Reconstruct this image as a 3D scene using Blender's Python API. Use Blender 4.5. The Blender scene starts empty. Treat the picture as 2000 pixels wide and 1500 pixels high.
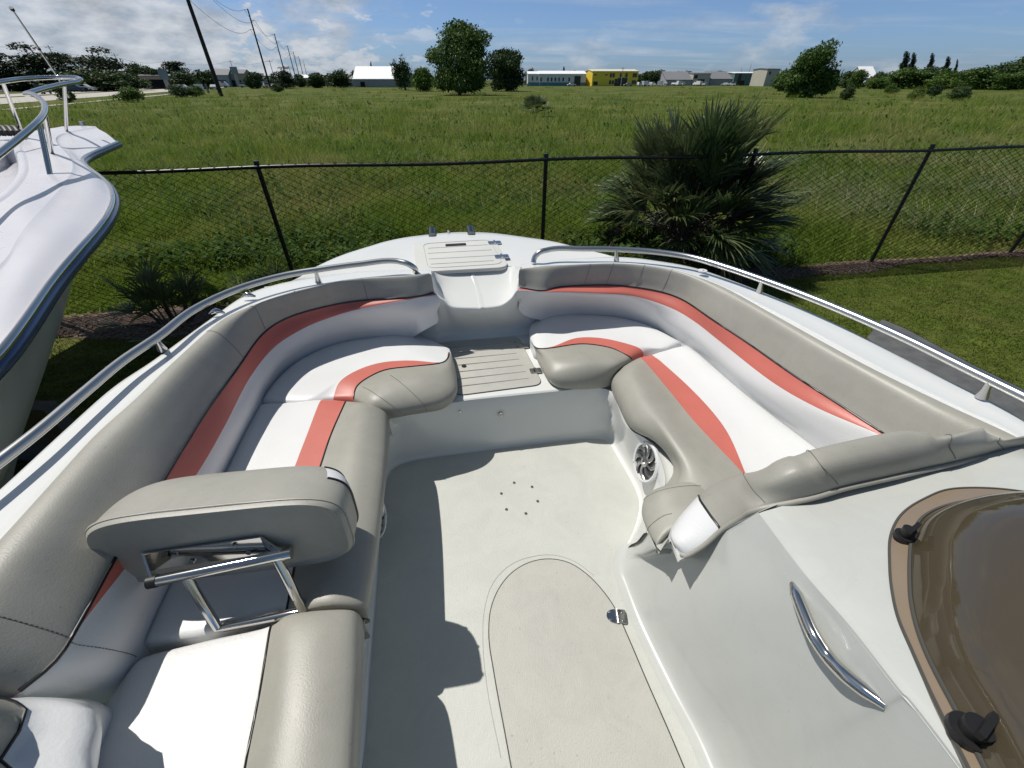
import bpy, bmesh, math, random
import numpy as np
from mathutils import Vector
random.seed(7); rng = np.random.default_rng(7)
sc = bpy.context.scene
COL = sc.collection
# ------------------------------------------------------------------ camera
H = 2.75; F = 800.0; PITCH = math.radians(36.6)
cam_d = bpy.data.cameras.new('camera'); cam = bpy.data.objects.new('camera', cam_d); COL.objects.link(cam)
cam.location = (0, 0, H); cam.rotation_euler = (math.radians(90) - PITCH, 0, 0)
cam_d.sensor_width = 36; cam_d.lens = F / 2000 * 36; cam_d.clip_start = 0.02; cam_d.clip_end = 6000
sc.camera = cam
# ------------------------------------------------------------------ light
SUNV = Vector((-0.50, 0.21, 1.0)).normalized()        # towards the sun
SUN_EL = math.asin(SUNV.z); SUN_AZ = math.atan2(SUNV.x, SUNV.y)
sl = bpy.data.lights.new('sun', 'SUN'); sl.energy = 5.0; sl.angle = math.radians(0.5); sl.color = (1, 0.955, 0.89)
so = bpy.data.objects.new('sun', sl); COL.objects.link(so); so.rotation_euler = SUNV.to_track_quat('Z', 'Y').to_euler()
so.location = (0, 0, 30)
sc.view_settings.view_transform = 'Standard'; sc.view_settings.look = 'None'
sc.view_settings.exposure = -0.15; sc.view_settings.gamma = 1
w = bpy.data.worlds.new('World'); sc.world = w; w.use_nodes = True
wt = w.node_tree; wn = wt.nodes; wn.clear()
def L(t, a, b): t.links.new(a, b)
def nd(t, typ, **k):
    n = t.nodes.new(typ)
    for a, b in k.items():
        if a.startswith('i_'): n.inputs[a[2:].replace('_', ' ')].default_value = b
        else: setattr(n, a, b)
    return n
def mathn(t, op, a, b=None, c=None, clamp=False):
    n = t.nodes.new('ShaderNodeMath'); n.operation = op; n.use_clamp = clamp
    for i, v in enumerate((a, b, c)):
        if v is None: continue
        if isinstance(v, (int, float)): n.inputs[i].default_value = v
        else: t.links.new(v, n.inputs[i])
    return n.outputs[0]
def ramp(t, fac, stops, interp='LINEAR'):
    n = t.nodes.new('ShaderNodeValToRGB'); n.color_ramp.interpolation = interp
    e = n.color_ramp.elements
    while len(e) < len(stops): e.new(0.5)
    for i, (p, c) in enumerate(stops):
        e[i].position = p; e[i].color = (c, c, c, 1) if isinstance(c, (int, float)) else (*c, 1)
    t.links.new(fac, n.inputs[0]); return n.outputs[0]
sky = nd(wt, 'ShaderNodeTexSky', sky_type='NISHITA', sun_disc=False)
sky.sun_elevation = SUN_EL; sky.sun_rotation = SUN_AZ; sky.air_density = 1.0; sky.dust_density = 0.6; sky.ozone_density = 1.5
bg1 = nd(wt, 'ShaderNodeBackground'); bg1.inputs[1].default_value = 0.078
tint = nd(wt, 'ShaderNodeMix', data_type='RGBA', blend_type='MULTIPLY'); tint.inputs[0].default_value = 1; tsep = nd(wt, 'ShaderNodeSeparateXYZ'); ttc = nd(wt, 'ShaderNodeTexCoord'); L(wt, ttc.outputs['Generated'], tsep.inputs[0]); L(wt, ramp(wt, tsep.outputs[2], [(0.0, (.66, .97, 1.65)), (.10, (.74, .96, 1.42)), (.35, (.84, .96, 1.10)), (.7, (1.0, 1.0, .85))]), tint.inputs[7])
L(wt, sky.outputs[0], tint.inputs[6]); L(wt, tint.outputs[2], bg1.inputs[0])
tc = nd(wt, 'ShaderNodeTexCoord'); sep = nd(wt, 'ShaderNodeSeparateXYZ'); L(wt, tc.outputs['Generated'], sep.inputs[0])
X, Y, Z = sep.outputs
mp = nd(wt, 'ShaderNodeMapping'); mp.inputs['Scale'].default_value = (1, 1, 2.6); L(wt, tc.outputs['Generated'], mp.inputs[0])
n1 = nd(wt, 'ShaderNodeTexNoise'); n1.inputs['Scale'].default_value = 5.5; n1.inputs['Detail'].default_value = 9; n1.inputs['Roughness'].default_value = .55
L(wt, mp.outputs[0], n1.inputs[0])
n2 = nd(wt, 'ShaderNodeTexNoise'); n2.inputs['Scale'].default_value = 16; n2.inputs['Detail'].default_value = 8; n2.inputs['Roughness'].default_value = .6
L(wt, mp.outputs[0], n2.inputs[0])
# cloud bank towards the left, thinning to the right
left = mathn(wt, 'MULTIPLY_ADD', X, -1.35, -0.20, clamp=True)            # 0 right of the middle, ~.75 far left
cov = mathn(wt, 'ADD', n1.outputs[0], mathn(wt, 'MULTIPLY', left, 0.42))
bank = ramp(wt, cov, [(0.56, 0), (0.70, 0.75), (0.9, 1)])
low = mathn(wt, 'SUBTRACT', 1.0, mathn(wt, 'MULTIPLY', Z, 7.0), clamp=True)   # puffy row near the horizon
puffx = mathn(wt, 'MULTIPLY_ADD', X, -2.4, 0.12, clamp=True)
puff = ramp(wt, mathn(wt, 'ADD', n2.outputs[0], mathn(wt, 'MULTIPLY', mathn(wt, 'MULTIPLY', low, puffx), .2)), [(0.60, 0), (0.66, 0.9)])
puff = mathn(wt, 'MULTIPLY', puff, mathn(wt, 'MULTIPLY', puffx, 1.0, clamp=True))
# thin cirrus streaks
comb = nd(wt, 'ShaderNodeCombineXYZ')
zz = mathn(wt, 'ADD', Z, 0.06)
L(wt, mathn(wt, 'MULTIPLY', mathn(wt, 'DIVIDE', X, zz), 0.32), comb.inputs[0]); L(wt, mathn(wt, 'DIVIDE', Y, zz), comb.inputs[1])
n3 = nd(wt, 'ShaderNodeTexNoise'); n3.inputs['Scale'].default_value = 0.85; n3.inputs['Detail'].default_value = 7; n3.inputs['Distortion'].default_value = .5
L(wt, comb.outputs[0], n3.inputs[0])
cir = ramp(wt, n3.outputs[0], [(0.47, 0), (0.75, 0.55)])
front = ramp(wt, mathn(wt, 'MULTIPLY', mathn(wt, 'SUBTRACT', 0.55, Z), ramp(wt, Y, [(0.0, 0), (0.25, 1)])), [(0.0, 0), (0.25, 1)])
fac = mathn(wt, 'MULTIPLY', front, mathn(wt, 'MAXIMUM', mathn(wt, 'MAXIMUM', bank, puff), cir))
bg2 = nd(wt, 'ShaderNodeBackground'); bg2.inputs[1].default_value = 0.8
ccol = ramp(wt, n2.outputs[0], [(0.35, (.50, .56, .64)), (0.65, (.92, .95, 1.0))]); L(wt, ccol, bg2.inputs[0])
mx = nd(wt, 'ShaderNodeMixShader'); L(wt, fac, mx.inputs[0]); L(wt, bg1.outputs[0], mx.inputs[1]); L(wt, bg2.outputs[0], mx.inputs[2])
wo = nd(wt, 'ShaderNodeOutputWorld'); L(wt, mx.outputs[0], wo.inputs[0])

# ------------------------------------------------------------------ helpers
SP, CP = math.sin(PITCH), math.cos(PITCH)
def P(px, py, z):
    """the point at height z seen at photograph pixel (px, py)"""
    u = px - 1000.0; v = 750.0 - py
    dz = v * CP - F * SP; fw = F * CP + v * SP; s = (z - H) / dz
    return np.array((u * s, fw * s, z))
def PD(px, D):
    """ground position under photo column px (near the horizon) at forward distance D"""
    v = 594.0; return ((px - 1000.0) / (F * CP + v * SP) * D, D)
def PS(l): return [P(*p) for p in l]
ORG = {}
def col(*c): return tuple(c)
def mesh_obj(name, V, Fc, mats, parent=None, mi=None, smooth=True, auto=None):
    V = np.asarray(V, dtype=float).reshape(-1, 3)
    if parent is not None: V = V - np.array(ORG.get(parent.name, (0, 0, 0)))
    me = bpy.data.meshes.new(name)
    me.from_pydata([tuple(v) for v in V], [], [tuple(int(i) for i in f) for f in Fc]); me.update()
    if not isinstance(mats, (list, tuple)): mats = [mats]
    for m in mats: me.materials.append(m)
    if mi is not None: me.polygons.foreach_set('material_index', np.asarray(mi, dtype=np.int32))
    if smooth: me.polygons.foreach_set('use_smooth', [True] * len(me.polygons))
    o = bpy.data.objects.new(name, me); COL.objects.link(o)
    if parent is not None:
        o.parent = parent; ORG[o.name] = ORG.get(parent.name, (0, 0, 0))
    if smooth and auto is not None:
        me.set_sharp_from_angle(angle=math.radians(auto))
    return o
def fast_mesh(name, V, quads, mat, parent=None, smooth=False, tris=None):
    """numpy path for big meshes of quads (and optional tris)"""
    V = np.asarray(V, dtype=np.float32)
    if parent is not None: V = V - np.array(ORG.get(parent.name, (0, 0, 0)), dtype=np.float32)
    me = bpy.data.meshes.new(name)
    q = np.asarray(quads, dtype=np.int32); nq = len(q); idx = q.ravel(); st = np.arange(nq) * 4; tot = np.full(nq, 4)
    if tris is not None and len(tris):
        t = np.asarray(tris, dtype=np.int32); st = np.concatenate([st, nq * 4 + np.arange(len(t)) * 3]); tot = np.concatenate([tot, np.full(len(t), 3)])
        idx = np.concatenate([idx, t.ravel()])
    me.vertices.add(len(V)); me.vertices.foreach_set('co', V.ravel())
    me.loops.add(len(idx)); me.loops.foreach_set('vertex_index', idx)
    me.polygons.add(len(st)); me.polygons.foreach_set('loop_start', st.astype(np.int32)); me.polygons.foreach_set('loop_total', tot.astype(np.int32))
    me.polygons.foreach_set('use_smooth', np.full(len(st), smooth))
    for m in (mat if isinstance(mat, (list, tuple)) else [mat]): me.materials.append(m)
    me.update(calc_edges=True); me.validate()
    o = bpy.data.objects.new(name, me); COL.objects.link(o)
    if parent is not None: o.parent = parent
    return o
def thing(name, label, cat, loc=(0, 0, 0), group=None):
    o = bpy.data.objects.new(name, None); COL.objects.link(o); o.location = loc; o.empty_display_size = .2
    ORG[o.name] = tuple(loc); tag(o, label, cat, group); return o
def tag(o, label=None, cat=None, group=None, kind=None):
    if label: o['label'] = label
    if cat: o['category'] = cat
    if group: o['group'] = group
    if kind: o['kind'] = kind
    return o
def copy_thing(src, loc, rz=0, scale=(1, 1, 1), label=None, group=None, name=None):
    r = src.copy(); COL.objects.link(r); r.location = loc; r.rotation_euler = (0, 0, rz); r.scale = scale
    if label: r['label'] = label
    if group: r['group'] = group
    for ch in src.children:
        c = ch.copy(); COL.objects.link(c); c.parent = r
        for g in ch.children:
            d = g.copy(); COL.objects.link(d); d.parent = c
    return r
def cr(pts, n, uniform=False, ts=None):
    """Catmull-Rom through pts, n samples by chord length"""
    p = np.asarray(pts, dtype=float)
    if len(p) == 2: p = np.array([p[0], (p[0] + p[1]) / 2, p[1]])
    d = np.linalg.norm(np.diff(p, axis=0), axis=1); d = np.maximum(d, 1e-6)
    t = np.arange(len(p), dtype=float) if uniform else np.r_[0, np.cumsum(d)]
    T = np.linspace(0, t[-1], n) if ts is None else np.asarray(ts) * t[-1]
    m = np.zeros_like(p)                       # tangents (finite difference, monotone-ish)
    m[1:-1] = ((p[2:] - p[1:-1]) / (t[2:] - t[1:-1])[:, None] * (t[1:-1] - t[:-2])[:, None] + (p[1:-1] - p[:-2]) / (t[1:-1] - t[:-2])[:, None] * (t[2:] - t[1:-1])[:, None]) / (t[2:] - t[:-2])[:, None]
    m[0] = (p[1] - p[0]) / (t[1] - t[0]); m[-1] = (p[-1] - p[-2]) / (t[-1] - t[-2])
    i = np.clip(np.searchsorted(t, T, side='right') - 1, 0, len(p) - 2)
    h = (t[i + 1] - t[i]); s = ((T - t[i]) / h)[:, None]; h = h[:, None]
    return (2*s**3 - 3*s**2 + 1) * p[i] + (s**3 - 2*s**2 + s) * h * m[i] + (-2*s**3 + 3*s**2) * p[i+1] + (s**3 - s**2) * h * m[i+1]
def endspace(n, k=.45):
    s = np.linspace(0, 1, n); return (1 - k) * s + k * (.5 - .5 * np.cos(math.pi * s))
def grid(rows, n=40, m=4, lin=False, ts=None):
    """rows: polylines of 3D points (front to aft). returns G[n, K, 3] and band id of every column gap"""
    R = [cr(r, n, ts=ts) for r in rows]
    R = np.array(R)                              # K, n, 3
    cols = []
    for j in range(n):
        c = R[:, j]
        if lin:
            out = [c[0]]
            for a in range(len(c) - 1):
                for q in range(1, m + 1): out.append(c[a] + (c[a+1] - c[a]) * q / m)
            cols.append(np.array(out))
        else:
            cols.append(catu(c, m))
    band = [a for a in range(len(rows) - 1) for _ in range(m)]
    return np.array(cols), band
def catu(c, m):
    """centripetal-like interpolation keeping the control points, m steps per span"""
    d = np.maximum(np.linalg.norm(np.diff(c, axis=0), axis=1), 1e-5) ** .6
    t = np.r_[0, np.cumsum(d)]; T = []
    for a in range(len(c) - 1):
        T += list(t[a] + (t[a+1] - t[a]) * np.arange(m) / m)
    T.append(t[-1]); T = np.array(T); p = c
    mt = np.zeros_like(p)
    if len(p) > 2:
        mt[1:-1] = ((p[2:] - p[1:-1]) / (t[2:] - t[1:-1])[:, None] * (t[1:-1] - t[:-2])[:, None] + (p[1:-1] - p[:-2]) / (t[1:-1] - t[:-2])[:, None] * (t[2:] - t[1:-1])[:, None]) / (t[2:] - t[:-2])[:, None]
    mt[0] = (p[1] - p[0]) / (t[1] - t[0]); mt[-1] = (p[-1] - p[-2]) / (t[-1] - t[-2])
    i = np.clip(np.searchsorted(t, T, side='right') - 1, 0, len(p) - 2)
    h = (t[i + 1] - t[i]); s = ((T - t[i]) / h)[:, None]; h = h[:, None]
    return (2*s**3 - 3*s**2 + 1) * p[i] + (s**3 - 2*s**2 + s) * h * mt[i] + (-2*s**3 + 3*s**2) * p[i+1] + (s**3 - s**2) * h * mt[i+1]
def grid_obj(name, G, mats, parent, mi=None, auto=50, closed=False, cap=False):
    n, k, _ = G.shape; Fc = []; MI = []
    for a in range(n - 1 + (1 if closed else 0)):
        b = (a + 1) % n
        for c in range(k - 1):
            Fc.append((a*k + c, b*k + c, b*k + c + 1, a*k + c + 1)); MI.append(mi[c] if mi is not None else 0)
    if cap:
        Fc.append(tuple(range(k))); MI.append(MI[0]); Fc.append(tuple((n-1)*k + i for i in range(k))[::-1]); MI.append(MI[0])
    return mesh_obj(name, G.reshape(-1, 3), Fc, mats, parent, MI, True, auto)
def tube(name, pts, r, mat, parent=None, ns=8, n=None, caps=True, flat=1.0):
    p = np.asarray(pts, dtype=float)
    if n: p = cr(p, n)
    k = len(p); r = np.full(k, r) if np.isscalar(r) else np.interp(np.linspace(0, 1, k), np.linspace(0, 1, len(r)), r)
    V = []; up = np.array((0, 0, 1.0)); prev = None
    for i in range(k):
        t = p[min(i+1, k-1)] - p[max(i-1, 0)]; t /= max(np.linalg.norm(t), 1e-9)
        if prev is None:
            a = np.cross(t, up)
            if np.linalg.norm(a) < 1e-3: a = np.cross(t, (1, 0, 0))
        else: a = prev - t * prev.dot(t)
        a /= np.linalg.norm(a); prev = a; b = np.cross(t, a)
        for j in range(ns):
            th = 2 * math.pi * j / ns; V.append(p[i] + r[i] * (a * math.cos(th) + b * math.sin(th) * flat))
    Fc = [(i*ns + j, i*ns + (j+1) % ns, (i+1)*ns + (j+1) % ns, (i+1)*ns + j) for i in range(k-1) for j in range(ns)]
    if caps: Fc += [tuple(range(ns))[::-1], tuple((k-1)*ns + j for j in range(ns))]
    if name is None: return V, Fc
    return mesh_obj(name, V, Fc, mat, parent, None, True, 60)
class MB:
    def __init__(s): s.V = []; s.F = []; s.M = []
    def add(s, V, Fc, mi=0):
        o = len(s.V); s.V += [tuple(v) for v in V]; s.F += [tuple(i + o for i in f) for f in Fc]; s.M += [mi] * len(Fc)
    def tube(s, pts, r, ns=6, n=None, mi=0): V, Fc = tube(None, pts, r, None, ns=ns, n=n); s.add(V, Fc, mi)
    def box(s, c, d, rz=0, mi=0, taper=1.0):
        cx, cy, cz = c; dx, dy, dz = d[0]/2, d[1]/2, d[2]/2; V = []
        for z, t in ((-dz, 1), (dz, taper)):
            for x, y in ((-dx, -dy), (dx, -dy), (dx, dy), (-dx, dy)):
                x *= t; y *= t; V.append((cx + x*math.cos(rz) - y*math.sin(rz), cy + x*math.sin(rz) + y*math.cos(rz), cz + z))
        s.add(V, [(3,2,1,0), (4,5,6,7), (0,1,5,4), (1,2,6,5), (2,3,7,6), (3,0,4,7)], mi)
    def build(s, name, mats, parent=None, smooth=False, auto=40): return mesh_obj(name, s.V, s.F, mats, parent, s.M, smooth, auto if smooth else None)
def poly_slab(name, outline, thick, mat, parent, bevel=0.0, smooth=True):
    """a flat panel with the given 3D outline as its top edge, thickness downwards"""
    me = bpy.data.meshes.new(name); bm = bmesh.new()
    og = np.array(ORG.get(parent.name, (0, 0, 0))) if parent is not None else np.zeros(3)
    vs = [bm.verts.new(tuple(np.array(p) - og)) for p in outline]
    f = bm.faces.new(vs); bm.normal_update()
    if f.normal.z < 0: f.normal_flip()
    r = bmesh.ops.extrude_face_region(bm, geom=[f])
    for v in [g for g in r['geom'] if isinstance(g, bmesh.types.BMVert)]: v.co.z += 0.0
    for v in vs: v.co.z -= thick
    bmesh.ops.recalc_face_normals(bm, faces=bm.faces)
    if bevel:
        top = [e for e in bm.edges if all(v not in vs for v in e.verts)]
        bmesh.ops.bevel(bm, geom=top, offset=bevel, segments=3, affect='EDGES', profile=.6)
    bmesh.ops.triangulate(bm, faces=[f for f in bm.faces if len(f.verts) > 4])
    bm.to_mesh(me); bm.free(); me.materials.append(mat)
    me.polygons.foreach_set('use_smooth', [True] * len(me.polygons)); me.set_sharp_from_angle(angle=math.radians(35))
    o = bpy.data.objects.new(name, me); COL.objects.link(o)
    if parent is not None: o.parent = parent; ORG[o.name] = tuple(og)
    return o

# ------------------------------------------------------------------ materials
def mat(name, color, rough=.5, metal=0, bump=None, bscale=200, var=0, vscale=3, coat=0, trans=0, spec=.5, dirt=None, color2=None, aniso=None):
    m = bpy.data.materials.new(name); m.use_nodes = True; t = m.node_tree; b = t.nodes['Principled BSDF']
    b.inputs['Base Color'].default_value = (*color, 1); b.inputs['Roughness'].default_value = rough
    b.inputs['Metallic'].default_value = metal; b.inputs['Coat Weight'].default_value = coat; b.inputs['Coat Roughness'].default_value = .08
    b.inputs['Transmission Weight'].default_value = trans; b.inputs['Specular IOR Level'].default_value = spec
    tcn = nd(t, 'ShaderNodeTexCoord')
    if var or color2:
        n = nd(t, 'ShaderNodeTexNoise'); n.inputs['Scale'].default_value = vscale; n.inputs['Detail'].default_value = 6; n.inputs['Roughness'].default_value = .62
        L(t, tcn.outputs['Object'], n.inputs[0])
        c2 = color2 if color2 else tuple(max(0, x * (1 - var)) for x in color)
        r = ramp(t, n.outputs[0], [(0.34, c2), (0.66, color)]); L(t, r, b.inputs['Base Color'])
        rr = mathn(t, 'MULTIPLY_ADD', n.outputs[0], .16, rough - .08); L(t, rr, b.inputs['Roughness'])
    if dirt:
        src_ = b.inputs['Base Color'].links[0].from_socket
        d1 = nd(t, 'ShaderNodeTexNoise'); d1.inputs['Scale'].default_value = 7; d1.inputs['Detail'].default_value = 10; d1.inputs['Roughness'].default_value = .75; d1.inputs['Distortion'].default_value = .8; L(t, tcn.outputs['Object'], d1.inputs[0])
        d2 = nd(t, 'ShaderNodeTexNoise'); d2.inputs['Scale'].default_value = 90; d2.inputs['Detail'].default_value = 2; L(t, tcn.outputs['Object'], d2.inputs[0])
        mulc = mathn(t, 'MULTIPLY', ramp(t, d1.outputs[0], [(.40, 1 - dirt*1.3), (.56, 1.0)]), ramp(t, d2.outputs[0], [(.24, 1 - dirt*4), (.30, 1.0)]))
        mg = nd(t, 'ShaderNodeMix', data_type='RGBA', blend_type='MULTIPLY'); mg.inputs[0].default_value = 1; L(t, src_, mg.inputs[6]); cb_ = nd(t, 'ShaderNodeCombineColor')
        for q in range(3): L(t, mulc, cb_.inputs[q])
        L(t, cb_.outputs[0], mg.inputs[7]); L(t, mg.outputs[2], b.inputs['Base Color'])
    if bump:
        n = nd(t, 'ShaderNodeTexNoise'); n.inputs['Scale'].default_value = bscale; n.inputs['Detail'].default_value = 3
        L(t, tcn.outputs['Object'], n.inputs[0]); bp = nd(t, 'ShaderNodeBump'); bp.inputs['Strength'].default_value = bump; bp.inputs['Distance'].default_value = .002
        L(t, n.outputs[0], bp.inputs['Height']); L(t, bp.outputs[0], b.inputs['Normal'])
    return m
def foliage(name, cA, cB, cC=None, vscale=.4, transl=.35, rough=.55, spec=.18):
    """leaf material: random per leaf between two greens, big patches towards a third"""
    m = bpy.data.materials.new(name); m.use_nodes = True; t = m.node_tree; t.nodes.clear()
    g = nd(t, 'ShaderNodeNewGeometry'); tcn = nd(t, 'ShaderNodeTexCoord')
    c = ramp(t, g.outputs['Random Per Island'], [(0.0, cA), (1.0, cB)])
    if cC:
        n = nd(t, 'ShaderNodeTexNoise'); n.inputs['Scale'].default_value = vscale; n.inputs['Detail'].default_value = 5; L(t, g.outputs['Position'], n.inputs[0])
        f = ramp(t, n.outputs[0], [(0.45, 0), (0.66, 1)]); mxx = nd(t, 'ShaderNodeMix', data_type='RGBA'); L(t, f, mxx.inputs[0]); L(t, c, mxx.inputs[6]); mxx.inputs[7].default_value = (*cC, 1); c = mxx.outputs[2]
    p = nd(t, 'ShaderNodeBsdfPrincipled'); p.inputs['Roughness'].default_value = rough; p.inputs['Specular IOR Level'].default_value = spec; L(t, c, p.inputs['Base Color'])
    tr = nd(t, 'ShaderNodeBsdfTranslucent'); L(t, c, tr.inputs[0])
    ms = nd(t, 'ShaderNodeMixShader'); ms.inputs[0].default_value = transl; L(t, p.outputs[0], ms.inputs[1]); L(t, tr.outputs[0], ms.inputs[2])
    o = nd(t, 'ShaderNodeOutputMaterial'); L(t, ms.outputs[0], o.inputs[0]); return m
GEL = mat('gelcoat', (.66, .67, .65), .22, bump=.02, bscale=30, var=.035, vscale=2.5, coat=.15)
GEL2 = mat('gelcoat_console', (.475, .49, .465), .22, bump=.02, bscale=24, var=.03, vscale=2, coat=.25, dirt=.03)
SOLE = mat('nonskid_sole', (.505, .515, .475), .5, bump=.6, bscale=330, var=.05, vscale=2.2, dirt=.045)
HATCHW = mat('nonskid_deck', (.57, .575, .54), .5, bump=.4, bscale=420, var=.05, vscale=3)
HATCH = mat('nonskid_hatch', (.435, .43, .39), .55, bump=.8, bscale=260, var=.05, vscale=3, dirt=.05)
VWH = mat('vinyl_white', (.66, .67, .67), .42, bump=.25, bscale=160, var=.04, vscale=4)
VWH2 = mat('vinyl_white_worn', (.68, .68, .67), .42, bump=.9, bscale=110, var=.05, vscale=4)
VGR = mat('vinyl_grey', (.325, .318, .277), .46, bump=.22, bscale=260, var=.09, vscale=5, dirt=.045)
VRD = mat('vinyl_coral', (.52, .14, .108), .45, bump=.2, bscale=220, var=.08, vscale=5)
BLK = mat('black_piping', (.012, .012, .013), .35)
STI = mat('stitching', (.13, .13, .115), .7)
SS = mat('polished_steel', (.58, .57, .55), .10, metal=1)
SSR = mat('rail_steel', (.50, .50, .49), .3, metal=1)
DST = mat('dark_steel', (.16, .17, .18), .2, metal=1)
SSB = mat('brushed_steel', (.5, .5, .5), .25, metal=1, bump=.1, bscale=300)
GAP = mat('panel_gap', (.06, .06, .055), .8)
GROOVE = mat('groove_shade', (.42, .41, .38), .8)
RUB = mat('black_rubber', (.01, .01, .011), .5)
NAVY = mat('navy_rub_rail', (.02, .045, .12), .25, coat=.5)
LGEL = mat('gelcoat_lavender_white', (.64, .635, .67), .28, bump=.03, bscale=30, var=.05, vscale=2, coat=.12)
HULLG = mat('gelcoat_hull', (.70, .70, .69), .3, var=.12, vscale=1.5, coat=.4)
BOTP = mat('antifoul_black', (.012, .012, .014), .7, bump=.3, bscale=60)
FENB = mat('black_vinyl_post', (.008, .008, .009), .38)
FENW = mat('black_vinyl_wire', (.004, .004, .004), .9, spec=.1)
GALV = mat('weathered_galvanised', (.13, .13, .125), .6, metal=.2, bump=.5, bscale=80, var=.3, vscale=9)
SMOKE = bpy.data.materials.new('smoked_acrylic'); SMOKE.use_nodes = True
t = SMOKE.node_tree; b = t.nodes['Principled BSDF']; b.inputs['Base Color'].default_value = (.075, .062, .040, 1); b.inputs['Roughness'].default_value = .06; b.inputs['Coat Weight'].default_value = .6; b.inputs['Coat Roughness'].default_value = .04
tr = nd(t, 'ShaderNodeBsdfTransparent'); tr.inputs[0].default_value = (.45, .36, .27, 1); ms = nd(t, 'ShaderNodeMixShader'); ms.inputs[0].default_value = .30
L(t, b.outputs[0], ms.inputs[1]); L(t, tr.outputs[0], ms.inputs[2]); L(t, ms.outputs[0], t.nodes['Material Output'].inputs[0])
FLNG = mat('acrylic_flange', (.225, .175, .125), .14, var=.08, vscale=6, coat=.3)

# ------------------------------------------------------------------ ground
gm = bpy.data.materials.new('turf_soil'); gm.use_nodes = True; t = gm.node_tree; b = t.nodes['Principled BSDF']; b.inputs['Roughness'].default_value = .95; b.inputs['Specular IOR Level'].default_value = .1
g = nd(t, 'ShaderNodeNewGeometry')
na = nd(t, 'ShaderNodeTexNoise'); na.inputs['Scale'].default_value = .09; na.inputs['Detail'].default_value = 8; na.inputs['Roughness'].default_value = .65; L(t, g.outputs['Position'], na.inputs[0])
nb = nd(t, 'ShaderNodeTexNoise'); nb.inputs['Scale'].default_value = 4; nb.inputs['Detail'].default_value = 8; nb.inputs['Roughness'].default_value = .7; L(t, g.outputs['Position'], nb.inputs[0])
c1 = ramp(t, na.outputs[0], [(.36, (.055, .082, .014)), (.50, (.09, .115, .022)), (.64, (.15, .15, .045))])
c2 = ramp(t, nb.outputs[0], [(.3, (.45,) * 3), (.7, (1.25,) * 3)])
mm = nd(t, 'ShaderNodeMix', data_type='RGBA', blend_type='MULTIPLY'); mm.inputs[0].default_value = 1; L(t, c1, mm.inputs[6]); L(t, c2, mm.inputs[7]); L(t, mm.outputs[2], b.inputs['Base Color'])
bp = nd(t, 'ShaderNodeBump'); bp.inputs['Distance'].default_value = .05; L(t, nb.outputs[0], bp.inputs['Height']); L(t, bp.outputs[0], b.inputs['Normal'])
ground = mesh_obj('ground', [(-3000, -60, 0), (3000, -60, 0), (3000, 4500, 0), (-3000, 4500, 0)], [(0, 1, 2, 3)], gm, smooth=False); tag(ground, kind='structure')
def fenY(x): return 6.3 + .17 * x
FH = 1.86
# mulch strip under the fence
MUL = bpy.data.materials.new('mulch'); MUL.use_nodes = True; t = MUL.node_tree; b = t.nodes['Principled BSDF']; b.inputs['Roughness'].default_value = .95
g = nd(t, 'ShaderNodeNewGeometry'); nv = nd(t, 'ShaderNodeTexVoronoi'); nv.inputs['Scale'].default_value = 26; L(t, g.outputs['Position'], nv.inputs[0])
c = ramp(t, nv.outputs['Color'], [(.1, (.045, .026, .018)), (.5, (.085, .056, .040)), (.9, (.165, .125, .095))]); L(t, c, b.inputs['Base Color'])
bp = nd(t, 'ShaderNodeBump'); bp.inputs['Distance'].default_value = .03; L(t, nv.outputs['Distance'], bp.inputs['Height']); L(t, bp.outputs[0], b.inputs['Normal'])
V = []; Fc = []; xs = np.linspace(-11, 24, 170)
def mul_in(x): return (.42 if x < 0 else max(.2, .42 - .05*x)) + .1 * math.sin(x * 1.3) + .06 * math.sin(x * 3.1 + 1) + (0.42 * math.exp(-((x + 4.9) / 1.1) ** 2)) + .25 * math.exp(-((x - 4.2) / 1.2) ** 2)
def mul_out(x): return .16 + .06 * math.sin(x * 2.1)
for i, x in enumerate(xs):
    y = fenY(x); V += [(x, y - mul_in(x), .004), (x, y - mul_in(x) * .5, .03), (x, y, .035), (x, y + mul_out(x), .004)]
    if i:
        for k in range(3): Fc.append((4*i - 4 + k, 4*i + k, 4*i + k + 1, 4*i - 3 + k))
mulch = mesh_obj('mulch_bed', V, Fc, MUL); tag(mulch, kind='structure')
# wood chips scattered on the mulch
n = 5200; x = rng.uniform(-8, 12, n); y = np.array([fenY(a) for a in x]) + rng.uniform(-1, .35, n) * np.array([mul_in(a) * 1.05 for a in x])
def blades_quads(base, dirv, side, ln, wd):
    a = base - side * wd[:, None]; b_ = base + side * wd[:, None]; c_ = base + dirv * ln[:, None] + side * wd[:, None] * .8; d_ = base + dirv * ln[:, None] - side * wd[:, None] * .8
    return np.stack([a, b_, c_, d_], 1).reshape(-1, 3)
th = rng.uniform(0, 2*math.pi, n); dv = np.stack([np.cos(th), np.sin(th), rng.uniform(-.15, .35, n)], 1); sd = np.stack([-np.sin(th), np.cos(th), rng.uniform(-.3, .3, n)], 1)
V = blades_quads(np.stack([x, y, np.full(n, .035)], 1), dv, sd, rng.uniform(.02, .06, n), rng.uniform(.005, .012, n))
CHIP = foliage('chips', (.07, .04, .028), (.24, .17, .13), transl=0.0, rough=.9)
tag(fast_mesh('wood_chips', V, np.arange(n*4).reshape(-1, 4), CHIP), 'reddish brown mulch chips strewn along the foot of the fence', 'mulch', kind='stuff')

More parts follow.
